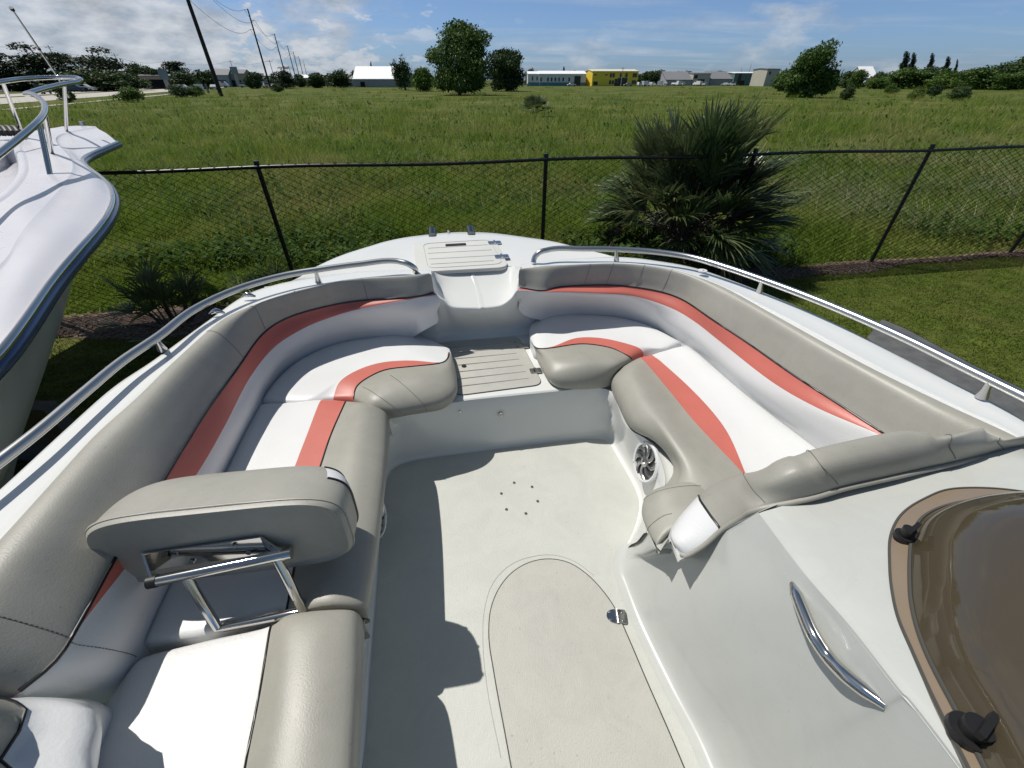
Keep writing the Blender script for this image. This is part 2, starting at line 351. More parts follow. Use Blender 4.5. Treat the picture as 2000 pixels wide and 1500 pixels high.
# ------------------------------------------------------------------ grass
def noise2(x, y, s):
    return (np.sin(x*s*1.0 + 1.3*np.sin(y*s*.7)) + np.sin(y*s*1.3 + 1.7*np.sin(x*s*.9 + 2)) + .6*np.sin((x + y)*s*2.3 + 1) + .6*np.sin((x - y*1.2)*s*3.1)) / 3.2
def grass(name, x, y, h, wd, matl, lean=.35, label=None, cat='grass', bend=.5):
    n = len(x); th = rng.uniform(0, 2*math.pi, n); ln = rng.uniform(0, lean, n)
    D = np.stack([np.cos(th)*ln, np.sin(th)*ln, np.ones(n)], 1); ph = rng.uniform(0, 2*math.pi, n)
    S = np.stack([np.cos(ph), np.sin(ph), np.zeros(n)], 1) * wd[:, None]
    B = np.stack([x, y, np.full(n, -.01)], 1); M = B + D * (h * .55)[:, None]
    Tp = M + (D * np.array([1 + bend*4, 1 + bend*4, .85])) * (h * .45)[:, None]
    V = np.stack([B - S, B + S, M + S*.75, M - S*.75, Tp], 1).reshape(-1, 3)
    o = np.arange(n) * 5
    return tag(fast_mesh(name, V, np.stack([o, o+1, o+2, o+3], 1), matl, tris=np.stack([o+3, o+2, o+4], 1)), label, cat, kind='stuff')
LAWN = foliage('lawn_blades', (.068, .115, .010), (.14, .19, .026), (.19, .185, .05), vscale=1.4, transl=.35)
FIELD = foliage('field_blades', (.105, .185, .020), (.235, .31, .052), (.34, .32, .11), vscale=.22, transl=.42, rough=.8)
SEED = foliage('seed_heads', (.20, .22, .09), (.42, .42, .24), transl=.4)
# mown lawn this side of the fence
n = 200000; x = rng.uniform(1.6, 15, n); y = rng.uniform(1.2, 8.7, n); k = (y < fenY(x) - np.array([mul_in(a) for a in x]) + .04*rng.normal(size=n))
xl = rng.uniform(-7, -1.2, 45000); yl = rng.uniform(1.2, 5.6, 45000); kl = (yl < fenY(xl) - np.array([mul_in(a) for a in xl]) + .04*rng.normal(size=45000))
x = np.r_[x[k], xl[kl]]; y = np.r_[y[k], yl[kl]]; n = len(x)
grass('lawn_grass', x, y, rng.uniform(.025, .06, n) * (1 + .3*noise2(x, y, 4)), rng.uniform(.003, .006, n), LAWN, lean=.9, label='short mown grass between the boats and the fence')
# field
N = 420000; a = -1.15; y0, y1 = 5.2, 260.0
u = rng.random(N); yy = (y0**a + u * (y1**a - y0**a)) ** (1/a); xx = rng.uniform(-1.42, 1.42, N) * yy
k = (yy > fenY(xx) + .2)
rd = (xx + 22 + .367*yy)                       # right of the pole line
k &= rd > -17 + 2*np.sin(yy*.2)
k &= (rng.random(N) < .75 + .25*noise2(xx, yy, .5))
xx, yy = xx[k], yy[k]; n = len(xx)
hh = (.30 + .30*(noise2(xx, yy, .35) + .6*noise2(xx, yy, 1.1))) * (.6 + .8*rng.random(n)); hh = np.clip(hh, .10, 1.0)
d = yy - fenY(xx); hh *= np.clip(.35 + d/3.0, .4, 1.0); g2 = np.clip(yy/12, 1, 40)**.55
hh *= np.clip(yy/12, 1, 3.0)**.30
# tussocks of taller growth
nt = 2600; u = rng.random(nt); ty = (8.5**-.8 + u*(230**-.8 - 8.5**-.8))**(1/-.8); tx = rng.uniform(-1.35, 1.38, nt)*ty; kt = ((tx + 22 + .367*ty) > -13) & (ty > fenY(tx) + 1.5); tx, ty = tx[kt], ty[kt]; nt = len(tx); per = 46
tr_ = rng.uniform(.25, .9, nt)*np.clip(ty/20, .7, 2.6); thh = rng.uniform(.45, 1.05, nt)*np.clip(ty/25, .75, 1.35)
ang = rng.uniform(0, 6.28, nt*per); rr_ = np.sqrt(rng.random(nt*per))*np.repeat(tr_, per)
xx = np.r_[xx, np.repeat(tx, per) + np.cos(ang)*rr_]; yy = np.r_[yy, np.repeat(ty, per) + np.sin(ang)*rr_]; hh = np.r_[hh, np.repeat(thh, per)*rng.uniform(.55, 1.1, nt*per)*(1 - .5*(rr_/np.repeat(tr_, per))**2)]; n = len(xx); g2 = np.clip(yy/12, 1, 40)**.55
grass('field_grass', xx, yy, hh, rng.uniform(.004, .010, n)*g2, FIELD, lean=.5, label='unmown green field of tall grass and weeds beyond the fence', bend=.45)
# pale seed heads, thicker at right
N = 42000; u = rng.random(N); yy = (9**-.9 + u*(120**-.9 - 9**-.9))**(1/-.9); xx = rng.uniform(-1.3, 1.35, N)*yy
wgt = .12 + 1.2*np.exp(-((xx/yy - .95)/.45)**2)*np.exp(-((yy - 15)/9)**2) + .5*np.exp(-((xx/yy + .36)/.13)**2)*np.exp(-((yy - 30)/10)**2)
k = rng.random(N) < wgt*np.clip(.6 + noise2(xx, yy, .9), 0, 1); k &= (xx + 22 + .367*yy) > -14
xx, yy = xx[k], yy[k]; n = len(xx)
grass('seed_grass', xx, yy, rng.uniform(.45, .85, n), rng.uniform(.004, .008, n)*np.clip(yy/14, 1, 8)**.6, SEED, lean=.55, label='pale seeding grass stems standing above the field', bend=.6)
# low leafy weeds: broad leaf clumps in the field
n = 38000; u = rng.random(n); yy = (6.9**-1.0 + u*(90**-1.0 - 6.9**-1.0))**-1; xx = rng.uniform(-1.35, 1.35, n)*yy
k = (yy > fenY(xx) + .35) & (noise2(xx, yy, .9) > -.05) & ((xx + 22 + .367*yy) > -12); xx, yy = xx[k], yy[k]; n = len(xx)
th = rng.uniform(0, 2*math.pi, n); el = rng.uniform(.1, 1.0, n); dv = np.stack([np.cos(th), np.sin(th), el], 1); sd = np.stack([-np.sin(th), np.cos(th), rng.uniform(-.4, .4, n)], 1)
sz = rng.uniform(.03, .07, n)*np.clip(yy/10, 1, 9)**.6
WEED = foliage('weed_leaves', (.030, .070, .012), (.085, .14, .03), transl=.35, rough=.85)
tag(fast_mesh('weeds', blades_quads(np.stack([xx, yy, rng.uniform(.05, .4, n)], 1), dv, sd, sz*1.6, sz*.5), np.arange(n*4).reshape(-1, 4), WEED), 'darker broad leaved weeds mixed into the field grass', 'weeds', kind='stuff')

# ================================================================== the open bow boat
ZS, ZB, ZD, ZL = 1.25, 1.54, 1.88, 1.76            # cockpit sole, bow floor, fore deck, step lip
BO = (-.1, 1.2, 0.55)
boat = thing('deck_boat', 'white open bow boat seen from its cockpit, with grey, white and coral cushions', 'boat', BO)
AX = np.array((-.17, 1, 0)); AX = AX / np.linalg.norm(AX)          # boat runs along this
RT = np.array((AX[1], -AX[0], 0))
# --- gunwale and deck outlines (front to aft), outer edge / inner edge
port_out = PS([(860,457,ZD),(740,476,ZD),(660,502,ZD),(612,524,ZD),(556,556,1.885),(516,560,1.915),(472,578,1.925),(404,626,1.93),(340,676,1.93),(240,738,1.93),(128,834,1.93),(4,946,1.93)]) + [np.array((-1.27,.1,1.93)), np.array((-1.26,-.9,1.93))]
port_in = PS([(822,524,1.94),(800,540,1.945),(700,546,1.955),(624,560,1.96),(560,575,1.96),(500,594,1.96),(432,626,1.96),(340,706,1.96),(270,774,1.96),(186,850,1.96),(100,944,1.96),(0,1054,1.96)]) + [np.array((-1.155,.05,1.96)), np.array((-1.15,-.9,1.96))]
port_mid = PS([(812,524,1.92),(760,530,1.935),(700,532,1.94),(640,538,1.945),(590,550,1.945),(516,566,1.945)])
star_out = PS([(1060,472,ZD),(1140,488,ZD),(1196,504,ZD),(1260,511,1.895),(1352,521,1.92),(1430,547,1.93),(1518,580,1.93),(1600,615,1.93),(1694,659,1.93),(1820,724,1.93),(1955,791,1.93),(2000,814,1.93)]) + [np.array((1.56,.45,1.93)), np.array((1.60,-.9,1.93))]
star_in = PS([(1024,520,1.94),(1060,517,1.95),(1100,516,1.955),(1203,513,1.96),(1280,519,1.96),(1343,533,1.96),(1415,560,1.96),(1505,609,1.96),(1595,659,1.96),(1685,708,1.96),(1775,753,1.96),(1865,796,1.96),(1998,857,1.96)]) + [np.array((1.36,.45,1.96)), np.array((1.40,-.9,1.96))]
# cap on each side: matched stations, inner edge / crown / outer edge / small return
pin = PS([(842,534,1.95),(800,540,1.955),(700,546,1.957),(624,560,1.96),(560,575,1.96),(500,594,1.96),(432,626,1.96),(340,706,1.96),(270,774,1.96),(186,850,1.96),(100,944,1.96),(0,1054,1.96)]) + [np.array((-1.06,.25,1.96)), np.array((-1.05,-.9,1.96))]
pot = PS([(842,526,1.925),(800,526,1.92),(700,529,1.92),(606,541,1.92),(534,555,1.92),(474,577,1.925),(398,631,1.93),(300,701,1.93),(215,757,1.93),(110,850,1.93),(4,946,1.93)]) + [np.array((-1.275,.50,1.93)), np.array((-1.26,.2,1.93)), np.array((-1.25,-.9,1.93))]
pi_, po = cr(pin, 110, uniform=True), cr(pot, 110, uniform=True)
def cap(i_, o_, kids):
    G = np.array([catu(np.array([i_[a] - (0,0,.05), i_[a]*.95 + o_[a]*.05 - (0,0,.016), i_[a]*.6 + o_[a]*.4 - (0,0,.008), o_[a]*.92 + i_[a]*.08, o_[a] - (0,0,.012), o_[a] - (0,0,.07)]), 3) for a in range(len(i_))])
    return grid_obj('gunwale_cap', G, GEL, boat, auto=50)
cap(pi_, po, 0)
sin_ = PS([(1016,524,1.95),(1060,519,1.955),(1100,517,1.957),(1203,513,1.96),(1280,519,1.96),(1343,533,1.96),(1415,560,1.96),(1505,609,1.96),(1595,659,1.96),(1685,708,1.96),(1775,753,1.96),(1865,796,1.96),(1998,857,1.96)]) + [np.array((1.42,.4,1.96)), np.array((1.45,-.9,1.96))]
sot = PS([(1018,515,1.925),(1062,509,1.92),(1106,505,1.92),(1210,501,1.92),(1292,510,1.92),(1364,524,1.925),(1450,554,1.93),(1557,596,1.93),(1650,637,1.93),(1748,687,1.93),(1850,739,1.93),(1952,789,1.93)]) + [np.array((1.545,.86,1.93)), np.array((1.575,.4,1.93)), np.array((1.60,-.9,1.93))]
cap(cr(sin_, 110, uniform=True), cr(sot, 110, uniform=True), 0)
# fore deck: crowned sheet from side to side at ZD
tip = PS([(740,476,ZD),(830,460,ZD),(860,457,ZD),(900,455,ZD),(950,456,ZD),(1020,464,ZD),(1100,478,ZD),(1160,493,ZD)])
pe = cr(PS([(516,562,1.875),(556,556,ZD),(612,524,ZD),(660,502,ZD),(740,476,ZD)]), 14); se = cr(PS([(1352,523,1.875),(1260,511,ZD),(1196,504,ZD),(1160,493,ZD),(1140,488,ZD)]), 14)
rim = cr(list(pe) + PS([(780,467,ZD),(832,460,ZD),(860,457,ZD),(900,455,ZD),(950,456,ZD),(1020,464,ZD),(1080,473,ZD)]) + list(se[::-1]), 80)
back = cr(PS([(520,568,1.87),(600,550,1.87),(700,538,1.87),(800,533,1.87),(842,529,1.88),(848,528,1.88),(916,525,1.88),(985,520,1.88),(1012,520,1.88),(1100,514,1.87),(1220,510,1.87),(1340,530,1.87)]), 80)
G, _ = grid([rim - (0,0,.06), rim, rim*.5 + back*.5 + (0,0,.012), back], 80, 4)
grid_obj('fore_deck', G, GEL, boat, auto=40)
# saddle step between the seat backs: flat floor, filleted sides, rolled lip, bulkhead below
st0 = PS([(838,529,1.935),(843,530,1.915),(852,531,1.89),(880,529,1.882),(912,527,1.88),(917,527,1.8812),(923,526,1.8812),(928,526,1.88),(976,523,1.882),(1002,520,1.89),(1012,520,1.92),(1018,520,1.94)])
st1 = PS([(842,552,1.905),(846,558,1.88),(856,563,1.845),(872,565,1.828),(924,562,1.826),(930,562,1.8268),(936,561,1.8268),(942,561,1.826),(992,557,1.828),(1003,553,1.845),(1010,543,1.89),(1013,536,1.93)])
st2 = PS([(846,574,1.862),(854,580,1.845),(868,587,1.815),(886,598,1.787),(932,600,1.779),(938,600,1.7798),(944,599,1.7798),(950,599,1.779),(978,595,1.787),(996,583,1.815),(1006,570,1.85),(1013,560,1.872)])
stA = np.array([cr(r, 60, uniform=True) for r in (st0, st1, st2)])
G = np.array([catu(stA[:, j], 7) for j in range(60)]); grid_obj('saddle_step', G, GEL, boat, auto=50)
s2 = stA[2]; bx = np.linspace(0, 1, 60)
base = cr(PS([(850,668,ZB),(880,662,ZB),(925,659,ZB),(985,654,ZB),(1040,649,ZB)]), 60)
L0x, R0x = P(780,640,1.62)[0] - .02, P(1090,620,1.62)[0] + .03
colsb = []
for j in range(-1, 61):
    if j < 0: t0 = s2[0] + np.array((-.30, .20, -.26)); b0 = np.array((L0x - .1, base[0][1] + .0, ZB))
    elif j > 59: t0 = s2[-1] + np.array((.30, .30, -.26)); b0 = np.array((R0x + .1, base[-1][1] + .10, ZB))
    else: t0 = s2[j]; b0 = base[j]
    colsb.append(catu(np.array([t0, t0 + (0, -.006, -.006), t0 + (0, -.004, -.022), t0*.5 + b0*.5 + (0, .012, 0), b0 + (0, .004, .035), b0 + (0, -.028, .003)]), 3))
grid_obj('bow_bulkhead', np.array(colsb), GEL, boat, auto=60)
# --- liner: sole outline with coved foot and the walls up to the seats
sole_base = [np.array((-.36,-.5,ZS))] + PS([(672,1620,ZS),(700,1500,ZS),(716,1300,ZS),(733,1100,ZS),(740,1000,ZS),(752,930,ZS),(775,905,ZS),(820,893,ZS),(900,882,ZS),(1000,869,ZS),(1100,857,ZS),(1165,852,ZS),(1192,858,ZS),(1207,880,ZS),(1226,912,ZS),(1247,950,ZS),(1256,985,ZS),(1246,1030,ZS),(1230,1066,ZS),(1223,1090,ZS),(1230,1136,ZS),(1262,1220,ZS),(1320,1337,ZS),(1392,1477,ZS)]) + [np.array((.60,-.5,ZS))]
wall_top = [np.array((-.36,-.5,1.52))] + PS([(680,1620,1.53),(696,1500,1.53),(700,1300,1.53),(726,1100,1.53),(736,1000,1.53),(746,900,1.53),(757,826,1.53),(800,806,ZB),(892,785,ZB),(1000,773,ZB),(1080,765,ZB),(1150,758,ZB),(1190,762,ZB),(1202,784,1.54),(1222,832,1.54),(1274,868,1.55),(1300,938,1.55),(1277,983,1.54),(1259,1013,1.54),(1283,1066,1.60),(1412,1035,1.85),(1573,1113,1.995),(1667,1220,2.035),(1760,1337,2.075)]) + [np.array((.55,-.5,2.12))]
n = 150
U = np.linspace(0, len(sole_base) - 1, n)
def cu(pts):
    return cr(pts, n, uniform=True)
sb, wtp = cu(sole_base), cu(wall_top)
i_con = round((n - 1)*19.02/(len(sole_base) - 1)) + 1        # console takes over from here
cen = np.array((-.05, .9, ZS))
rows = [sb*.94 + cen*.06, sb + (0,0,.0)*1, sb*.985 + wtp*.015 + (0,0,.035), sb*.45 + wtp*.55, wtp]
ow = wtp - cen; ow[:, 2] = 0; ow /= np.linalg.norm(ow, axis=1)[:, None]; rows.append(wtp + ow*.004 - (0,0,.004)); rows.append(wtp + ow*.10 - (0,0,.012))
rows[1] = sb + (cen - sb) * .012
for r in rows[:2]: r[:, 2] = ZS + .0
rows[1][:, 2] += .004
GL, _ = grid([r[:i_con + 3] for r in rows], 140, 3, ts=np.linspace(0, 1, 140)); grid_obj('liner_wall', GL, GEL, boat, auto=60)
# sole sheet
sp = [tuple(p) for p in (sb*.97 + cen*.03)[::3]]
sole = poly_slab('sole', [(x, y, ZS + .002) for x, y, z in sp], .03, SOLE, boat)
# bow floor
bf = PS([(760,818,ZB),(892,783,ZB),(1000,771,ZB),(1080,763,ZB),(1195,752,ZB),(1150,640,ZB),(1050,647,ZB),(880,661,ZB),(800,680,ZB)])
poly_slab('bow_floor', [p + (0, 0, .002) for p in bf], .04, GEL, boat, bevel=.012)
# bow floor hatch with grooves
def hatch_shape(c4, rad, n=8):
    out = []
    for i in range(4):
        p0, p1, p2 = np.array(c4[i-1]), np.array(c4[i]), np.array(c4[(i+1) % 4]); a = (p0 - p1)/np.linalg.norm(p0 - p1); b = (p2 - p1)/np.linalg.norm(p2 - p1)
        for k in range(n + 1):
            s = k / n; q0 = p1 + a*rad; q1 = p1 + b*rad; out.append((1-s)**2*q0 + 2*s*(1-s)*p1 + s*s*q1)
    return out
zb = ZB + .002
h4 = PS([(850,672,zb),(1012,659,zb),(1060,752,zb),(890,774,zb)])
hat = poly_slab('bow_hatch', [p + (0,0,.006) for p in hatch_shape(h4, .05)], .004, HATCH, boat, bevel=.002)
o_ = hatch_shape(h4, .05); tube('gap', [p + (0,0,.003) for p in o_ + [o_[0]]], .0022, GAP, hat, ns=5)
gr = MB()
for a, b_ in (((958,632),(1000,628)),):
    pass
tl, tr_, br, bl = [np.array(p) for p in h4]
for k in range(7):
    s = .12 + k*.125; a = tl*(1-s) + bl*s; b_ = tr_*(1-s) + br*s; gr.tube([a*.93 + b_*.07 + (0,0,.0085), a*.12 + b_*.88 + (0,0,.0065)], .0022, ns=5)
gr.build('groove', [GROOVE], hat)
def hinge(parent, c, ax, sc_=1.0, rnd=False):
    """butt hinge plate lying flat with knuckle and screws; ax = direction across the pin"""
    c = np.array(c); ax = np.array(ax)/np.linalg.norm(ax); pn = np.array((-ax[1], ax[0], 0)); m = MB(); z = np.array((0,0,.003))
    a, b_ = .030*sc_, .020*sc_
    for s in (-1, 1):
        pts = []
        for k in range(13):
            th = math.pi*(k/12 - .5); w_ = math.cos(th) if (rnd and s < 0) else (1 - .15*abs(math.sin(th))**6)
            pts.append(c + ax*s*(.004 + (a-.004)*w_) + pn*math.sin(th)*b_)
        pts += [c + ax*s*.004 + pn*b_, c + ax*s*.004 - pn*b_]
        V = [p + z for p in pts] + [p for p in pts]; k = len(pts); m.add(V, [tuple(range(k))] + [(i, (i+1) % k, k + (i+1) % k, k + i) for i in range(k)])
    for k in (-2, 0, 2): m.tube([c + pn*(k*.0085 - .0035)*sc_*1 + z*1.3, c + pn*(k*.0085 + .0035)*sc_ + z*1.3], .0042*sc_, ns=8)
    for k in (-1, 1): m.tube([c + pn*(k*.0085 - .0035)*sc_ + z*1.1, c + pn*(k*.0085 + .0035)*sc_ + z*1.1], .0036*sc_, ns=8)
    hg = m.build('hinge', [SS], parent, smooth=True)
    for sx in (-.62, .62):
        for sy in (-.55, .55):
            q = c + ax*sx*a + pn*sy*b_; tube('screw', [q + z*.8, q + z*1.5], .0034*sc_, SSB, hg, ns=8)
    return hg
for q in ((1022,676), (1046,724)): hinge(hat, P(q[0], q[1], zb + .008), RT, 1.0)
m = MB(); c = P(906,715,zb+.008); m.tube([c, c + (0,0,.004)], .012, ns=16); m.build('finger_pull', [RUB], hat, True)
m = MB(); c = P(1006,668,zb+.008); m.tube([c, c + (0,0,.004)], .006, ns=12); m.build('knob', [SSB], hat, True)
# fore deck hatch
zd = ZD + .018
c4 = PS([(806,462,zd),(958,462,zd),(990,520,zd),(816,530,zd)])
o_ = hatch_shape(PS([(805,466,zd),(964,460,zd),(994,521,zd),(816,531,zd)]), .07)
bh = poly_slab('anchor_hatch', o_, .02, HATCHW, boat, bevel=.003)
tube('gap', [p + (0,0,-.008) for p in list(o_) + [o_[0]]], .003, GROOVE, bh, ns=5)
inn = hatch_shape(PS([(826,476,zd+.001),(956,468,zd+.001),(982,515,zd+.001),(836,524,zd+.001)]), .06); tube('groove', inn + [inn[0]], .0016, GROOVE, bh, ns=5)
gr = MB()
for a, b_ in (((836,485),(952,478)), ((836,495),(960,488)), ((838,506),(966,499)), ((842,516),(964,509))):
    gr.tube([P(*a, zd + .0005), P(*b_, zd + .0005)], .0022, ns=5)
gr.build('groove', [GROOVE], bh)
m = MB(); m.box(P(890,478,zd + .002), (.13, .035, .006), rz=.17); m.build('pull_slot', [RUB], bh)
for q in ((966,474), (980,501)): hinge(bh, P(*q, zd + .002), RT, 1.4)
for q in ((845,464), (921,461)):
    m = MB(); c = P(*q, ZD + .01); m.tube([c - AX*.01 + (0, 0, .008), c + AX*.10 + (0,0,.022)], .026, ns=16); m.build('bow_roller', [DST], boat, True)
m = MB(); c = P(876,458,ZD+.01); m.tube([c, c + (0,0,.03)], .008, ns=8); m.build('bow_light', [SSB], boat, True)

# --- screws in the riser and the sole
def face_dots(name, pts, r, m_, parent, nrm):
    m = MB()
    for p in pts: m.tube([p, p + np.array(nrm)*.003], r, ns=10)
    return m.build(name, [m_], parent, True)
def on_riser(px, py):
    # intersect the pixel ray with the riser plane (lip y = a + .173x, slight draft)
    lip = 1.545
    for _ in range(30):
        p = P(px, py, lip); yr = (1.546 + .166*p[0]) - (ZB - p[2])*.12; lip += (p[1] - yr)*.4 * (1 if True else 0)
        lip = min(max(lip, 1.2), 1.6)
    return P(px, py, lip + .004)
for a, b_ in ((899,804), (955,795), (1010,786), (1062,780)):
    face_dots('screw', [P(a, b_, 1.49)], .0055, SSB, boat, -AX)
face_dots('washer', [P(979,811,1.445)], .014, mat('nylon', (.55,.52,.42), .4), boat, -AX); face_dots('screw', [P(979,811,1.445) - AX*.003], .005, SSB, boat, -AX)
for a, b_ in ((1004,943), (1039,951), (979,964), (1050,979), (989,995), (1027,1003)):
    c = P(a, b_, ZS + .003); m = MB(); m.tube([c, c + (0,0,.002)], .0062, ns=12); q = m.build('screw', [SSB], boat, True)
    tube('screw_hole', [c + (.002,.001,.0015), c + (.002,.001,.003)], .0035, GAP, q, ns=8)
# --- sole hatch with round head
zh = ZS + .002
ho = [P(a, b_, zh) for a, b_ in ((1010,1560),(988,1440),(966,1320),(955,1240),(959,1190),(975,1150),(1002,1118),(1036,1099),(1072,1093),(1110,1100),(1145,1122),(1176,1154),(1200,1188),(1222,1236),(1262,1330),(1310,1440),(1360,1560))]
hoc = list(cr(ho, 70)); e0, e1 = hoc[0] - AX*.5, hoc[-1] - AX*.5
hoc = [e0] + hoc + [e1]
fh = poly_slab('sole_hatch', [p + (0,0,.005) for p in hoc], .003, HATCH, boat, bevel=.0015)
tube('gap', [p + (0,0,.003) for p in hoc], .0028, GAP, fh, ns=5)
rim2 = [P(a, b_, zh) for a, b_ in ((978,1480),(952,1350),(943,1260),(946,1190),(962,1140),(996,1104),(1040,1087),(1080,1084),(1125,1098),(1160,1124))]
tube('gasket_lip', cr(rim2, 50), .0016, GROOVE, fh, ns=5)
hinge(fh, P(1204,1204,zh + .006), np.array((1.0,-.05,0)), 1.15, rnd=True)

# --- stern quarter of the hull, flared sides, rub rail
def hull_side(out, sgn):
    p = cr(out, 70); c = np.array((0, 1.0, 0))
    inn1 = p.copy(); inn1[:, 2] -= .28; inn1[:, 0] -= sgn*.06
    inn2 = p.copy(); inn2[:, 2] = 1.0; inn2[:, 0] -= sgn*.20; inn2[:, 1] -= .18
    inn3 = p.copy(); inn3[:, 2] = .68; inn3[:, 0] = inn3[:, 0]*.45; inn3[:, 1] -= .40
    return [p - (0,0,.03), p - (0,0,.055) + (sgn*.012,0,0), inn1, inn2, inn3]
hp = [q for q in reversed(port_out)]; tipm = P(900,455,ZD)
full = hp[:-1] + [P(832,460,ZD), P(900,455,ZD), P(950,456,ZD), P(1020,464,ZD)] + star_out
fp = cr(full, 140); ctr = np.array((.05, 1.2, 0))
def shrink(p, k, z, dy=0): q = ctr + (p - ctr)*k; q[:, 2] = z; q[:, 1] += dy; return q
zt = fp[:, 2].copy()
r0 = fp.copy(); r0[:, 2] -= .02
r1 = fp.copy(); r1[:, 2] -= .09; r2 = shrink(fp, .97, 1.55); r3 = shrink(fp, .86, 1.15, -.05); r4 = shrink(fp, .50, .72, -.2)
G, _ = grid([r0, r1, r2, r3, r4], 140, 3); grid_obj('hull', G, GEL, boat, auto=50)
tube('rub_rail', fp - (0,0,.07), .018, mat('rub_rail_grey', (.35,.36,.36), .5), boat, ns=8)

# --- cushions -------------------------------------------------------
def shade_ends(G, r0, r1, depth):
    """round the two ends of a padded grid off downwards"""
    n = G.shape[0]; mid = G[:, G.shape[1]//2]; s = np.r_[0, np.cumsum(np.linalg.norm(np.diff(mid, axis=0), axis=1))]
    for a in range(n):
        for d_, r in ((s[a], r0), (s[-1] - s[a], r1)):
            if r and d_ < r: G[a, :, 2] -= r*(1 - math.sqrt(max(0, 1 - (1 - d_/r)**2)))*.9
    add = []
    if r0: e = G[:1].copy(); e[..., 2] -= depth; G = np.vstack([e, G])
    if r1: e = G[-1:].copy(); e[..., 2] -= depth; G = np.vstack([G, e])
    return G
def endts(n, k=.6):
    s = np.linspace(0, 1, n); return (1-k)*s + k*(.5 - .5*np.cos(math.pi*s))
def stitch(G, a, k0, k1, parent, off=.0015, double=False):
    c = G[a, k0:k1].copy(); 
    nrm = np.cross(G[min(a+1, len(G)-1), k0:k1] - G[a-1, k0:k1], np.gradient(c, axis=0)); nrm /= np.maximum(np.linalg.norm(nrm, axis=1), 1e-9)[:, None]
    if nrm[:, 2].mean() < 0: nrm = -nrm
    c = cr(c, 150); nn = cr(nrm, 150); m = MB()
    for i in range(0, 148, 3): m.tube([c[i] + nn[i]*off, c[i+2] + nn[i+2]*off], .0009, ns=4)
    return m.build('stitching', [STI], parent)
def crease(G, a, k0, k1, depth):
    for b, w_ in ((a, 1), (a-1, .45), (a+1, .45)):
        c = G[b, k0:k1]; G[b, k0:k1, 2] -= depth*w_
def seatback(rows, bands, n, end_shapes, seams, side, name='backrest'):
    G, bd = grid(rows, n, 5, ts=endts(n, .3))
    mi = [bands[b] for b in bd]
    for s in seams: crease(G, s, 0, 17, .004)
    # closed rounded ends
    for e, on in zip((0, -1), end_shapes):
        if not on: continue
        A = G[e].copy(); nx = G[e] - G[1 if e == 0 else -2]; nx = nx / np.linalg.norm(nx, axis=1)[:, None]; cc = A.mean(0); back = np.array((side*.06, .0, -.01))
        extra = [A + nx*.012 + (cc + back - A)*.06, A + nx*.02 + (cc + back - A)*.22, A + nx*.02 + (cc + back - A)*.6, A*0 + cc + back + nx*.018]
        G = np.vstack([np.array(extra[::-1]), G]) if e == 0 else np.vstack([G, np.array(extra)])
    o = grid_obj(name, G, [VGR, VRD, VWH], boat, mi, auto=70)
    return o, G
# port backrest: rows from the gunwale edge to the seat
A_ = PS([(836,537,1.955),(800,540,1.955),(700,546,1.957),(624,560,1.96),(560,575,1.96),(500,594,1.96),(432,626,1.96),(340,706,1.96),(270,774,1.96),(186,850,1.96),(100,944,1.96),(0,1054,1.96),(-90,1150,1.96),(-200,1300,1.96)])
B_ = PS([(846,572,1.87),(810,580,1.87),(700,588,1.86),(624,602,1.85),(560,622,1.84),(512,654,1.83),(460,726,1.83),(400,810,1.83),(328,926,1.83),(280,1002,1.83),(225,1092,1.83),(156,1218,1.83),(110,1290,1.83),(39,1350,1.83)])
C_ = PS([(850,576,1.865),(792,586,1.86),(700,604,1.83),(640,622,1.80),(592,642,1.78),(536,678,1.765),(488,738,1.76),(440,830,1.76),(392,914,1.76),(330,1000,1.765),(253,1099,1.785),(158,1221,1.825),(112,1292,1.828),(41,1352,1.828)])
D_ = PS([(852,614,1.76),(820,632,1.72),(792,646,1.66),(700,658,1.645),(624,678,1.64),(560,714,1.635),(520,762,1.63),(500,802,1.63),(448,904,1.63),(380,1040,1.63),(325,1153,1.63),(269,1275,1.63),(234,1327,1.63),(186,1357,1.63)])
ts_ = np.linspace(0, 1, 50)
A5, B5, C5, D5 = [cr(r, 50, uniform=True) for r in (A_, B_, C_, D_)]
crest = A5*.66 + B5*.34 + (0,0,.042); crest2 = A5*.3 + B5*.7 + (0,0,.03); w1 = C5*.5 + D5*.5 + np.array((.018, -.004, .01)); A0 = A5 + np.array((-.0, 0, -.05))
o1, G1 = seatback([A0, A5, crest, crest2, B5, C5, w1, D5, D5 - (0,0,.05)], [0,0,0,0,1,2,2,2], 90, (True, True), (), -1)
for a in (20, 32, 39, 47): stitch(G1, a, 5, 21, o1)
stitch(G1, 88, 5, 36, o1)
tube('piping', G1[4:-4, 20] + (0,0,.001), .0042, BLK, o1, ns=6)
tube('piping', G1[4:-4, 25] + (0,0,0), .0006, VRD, o1, ns=4) if False else None
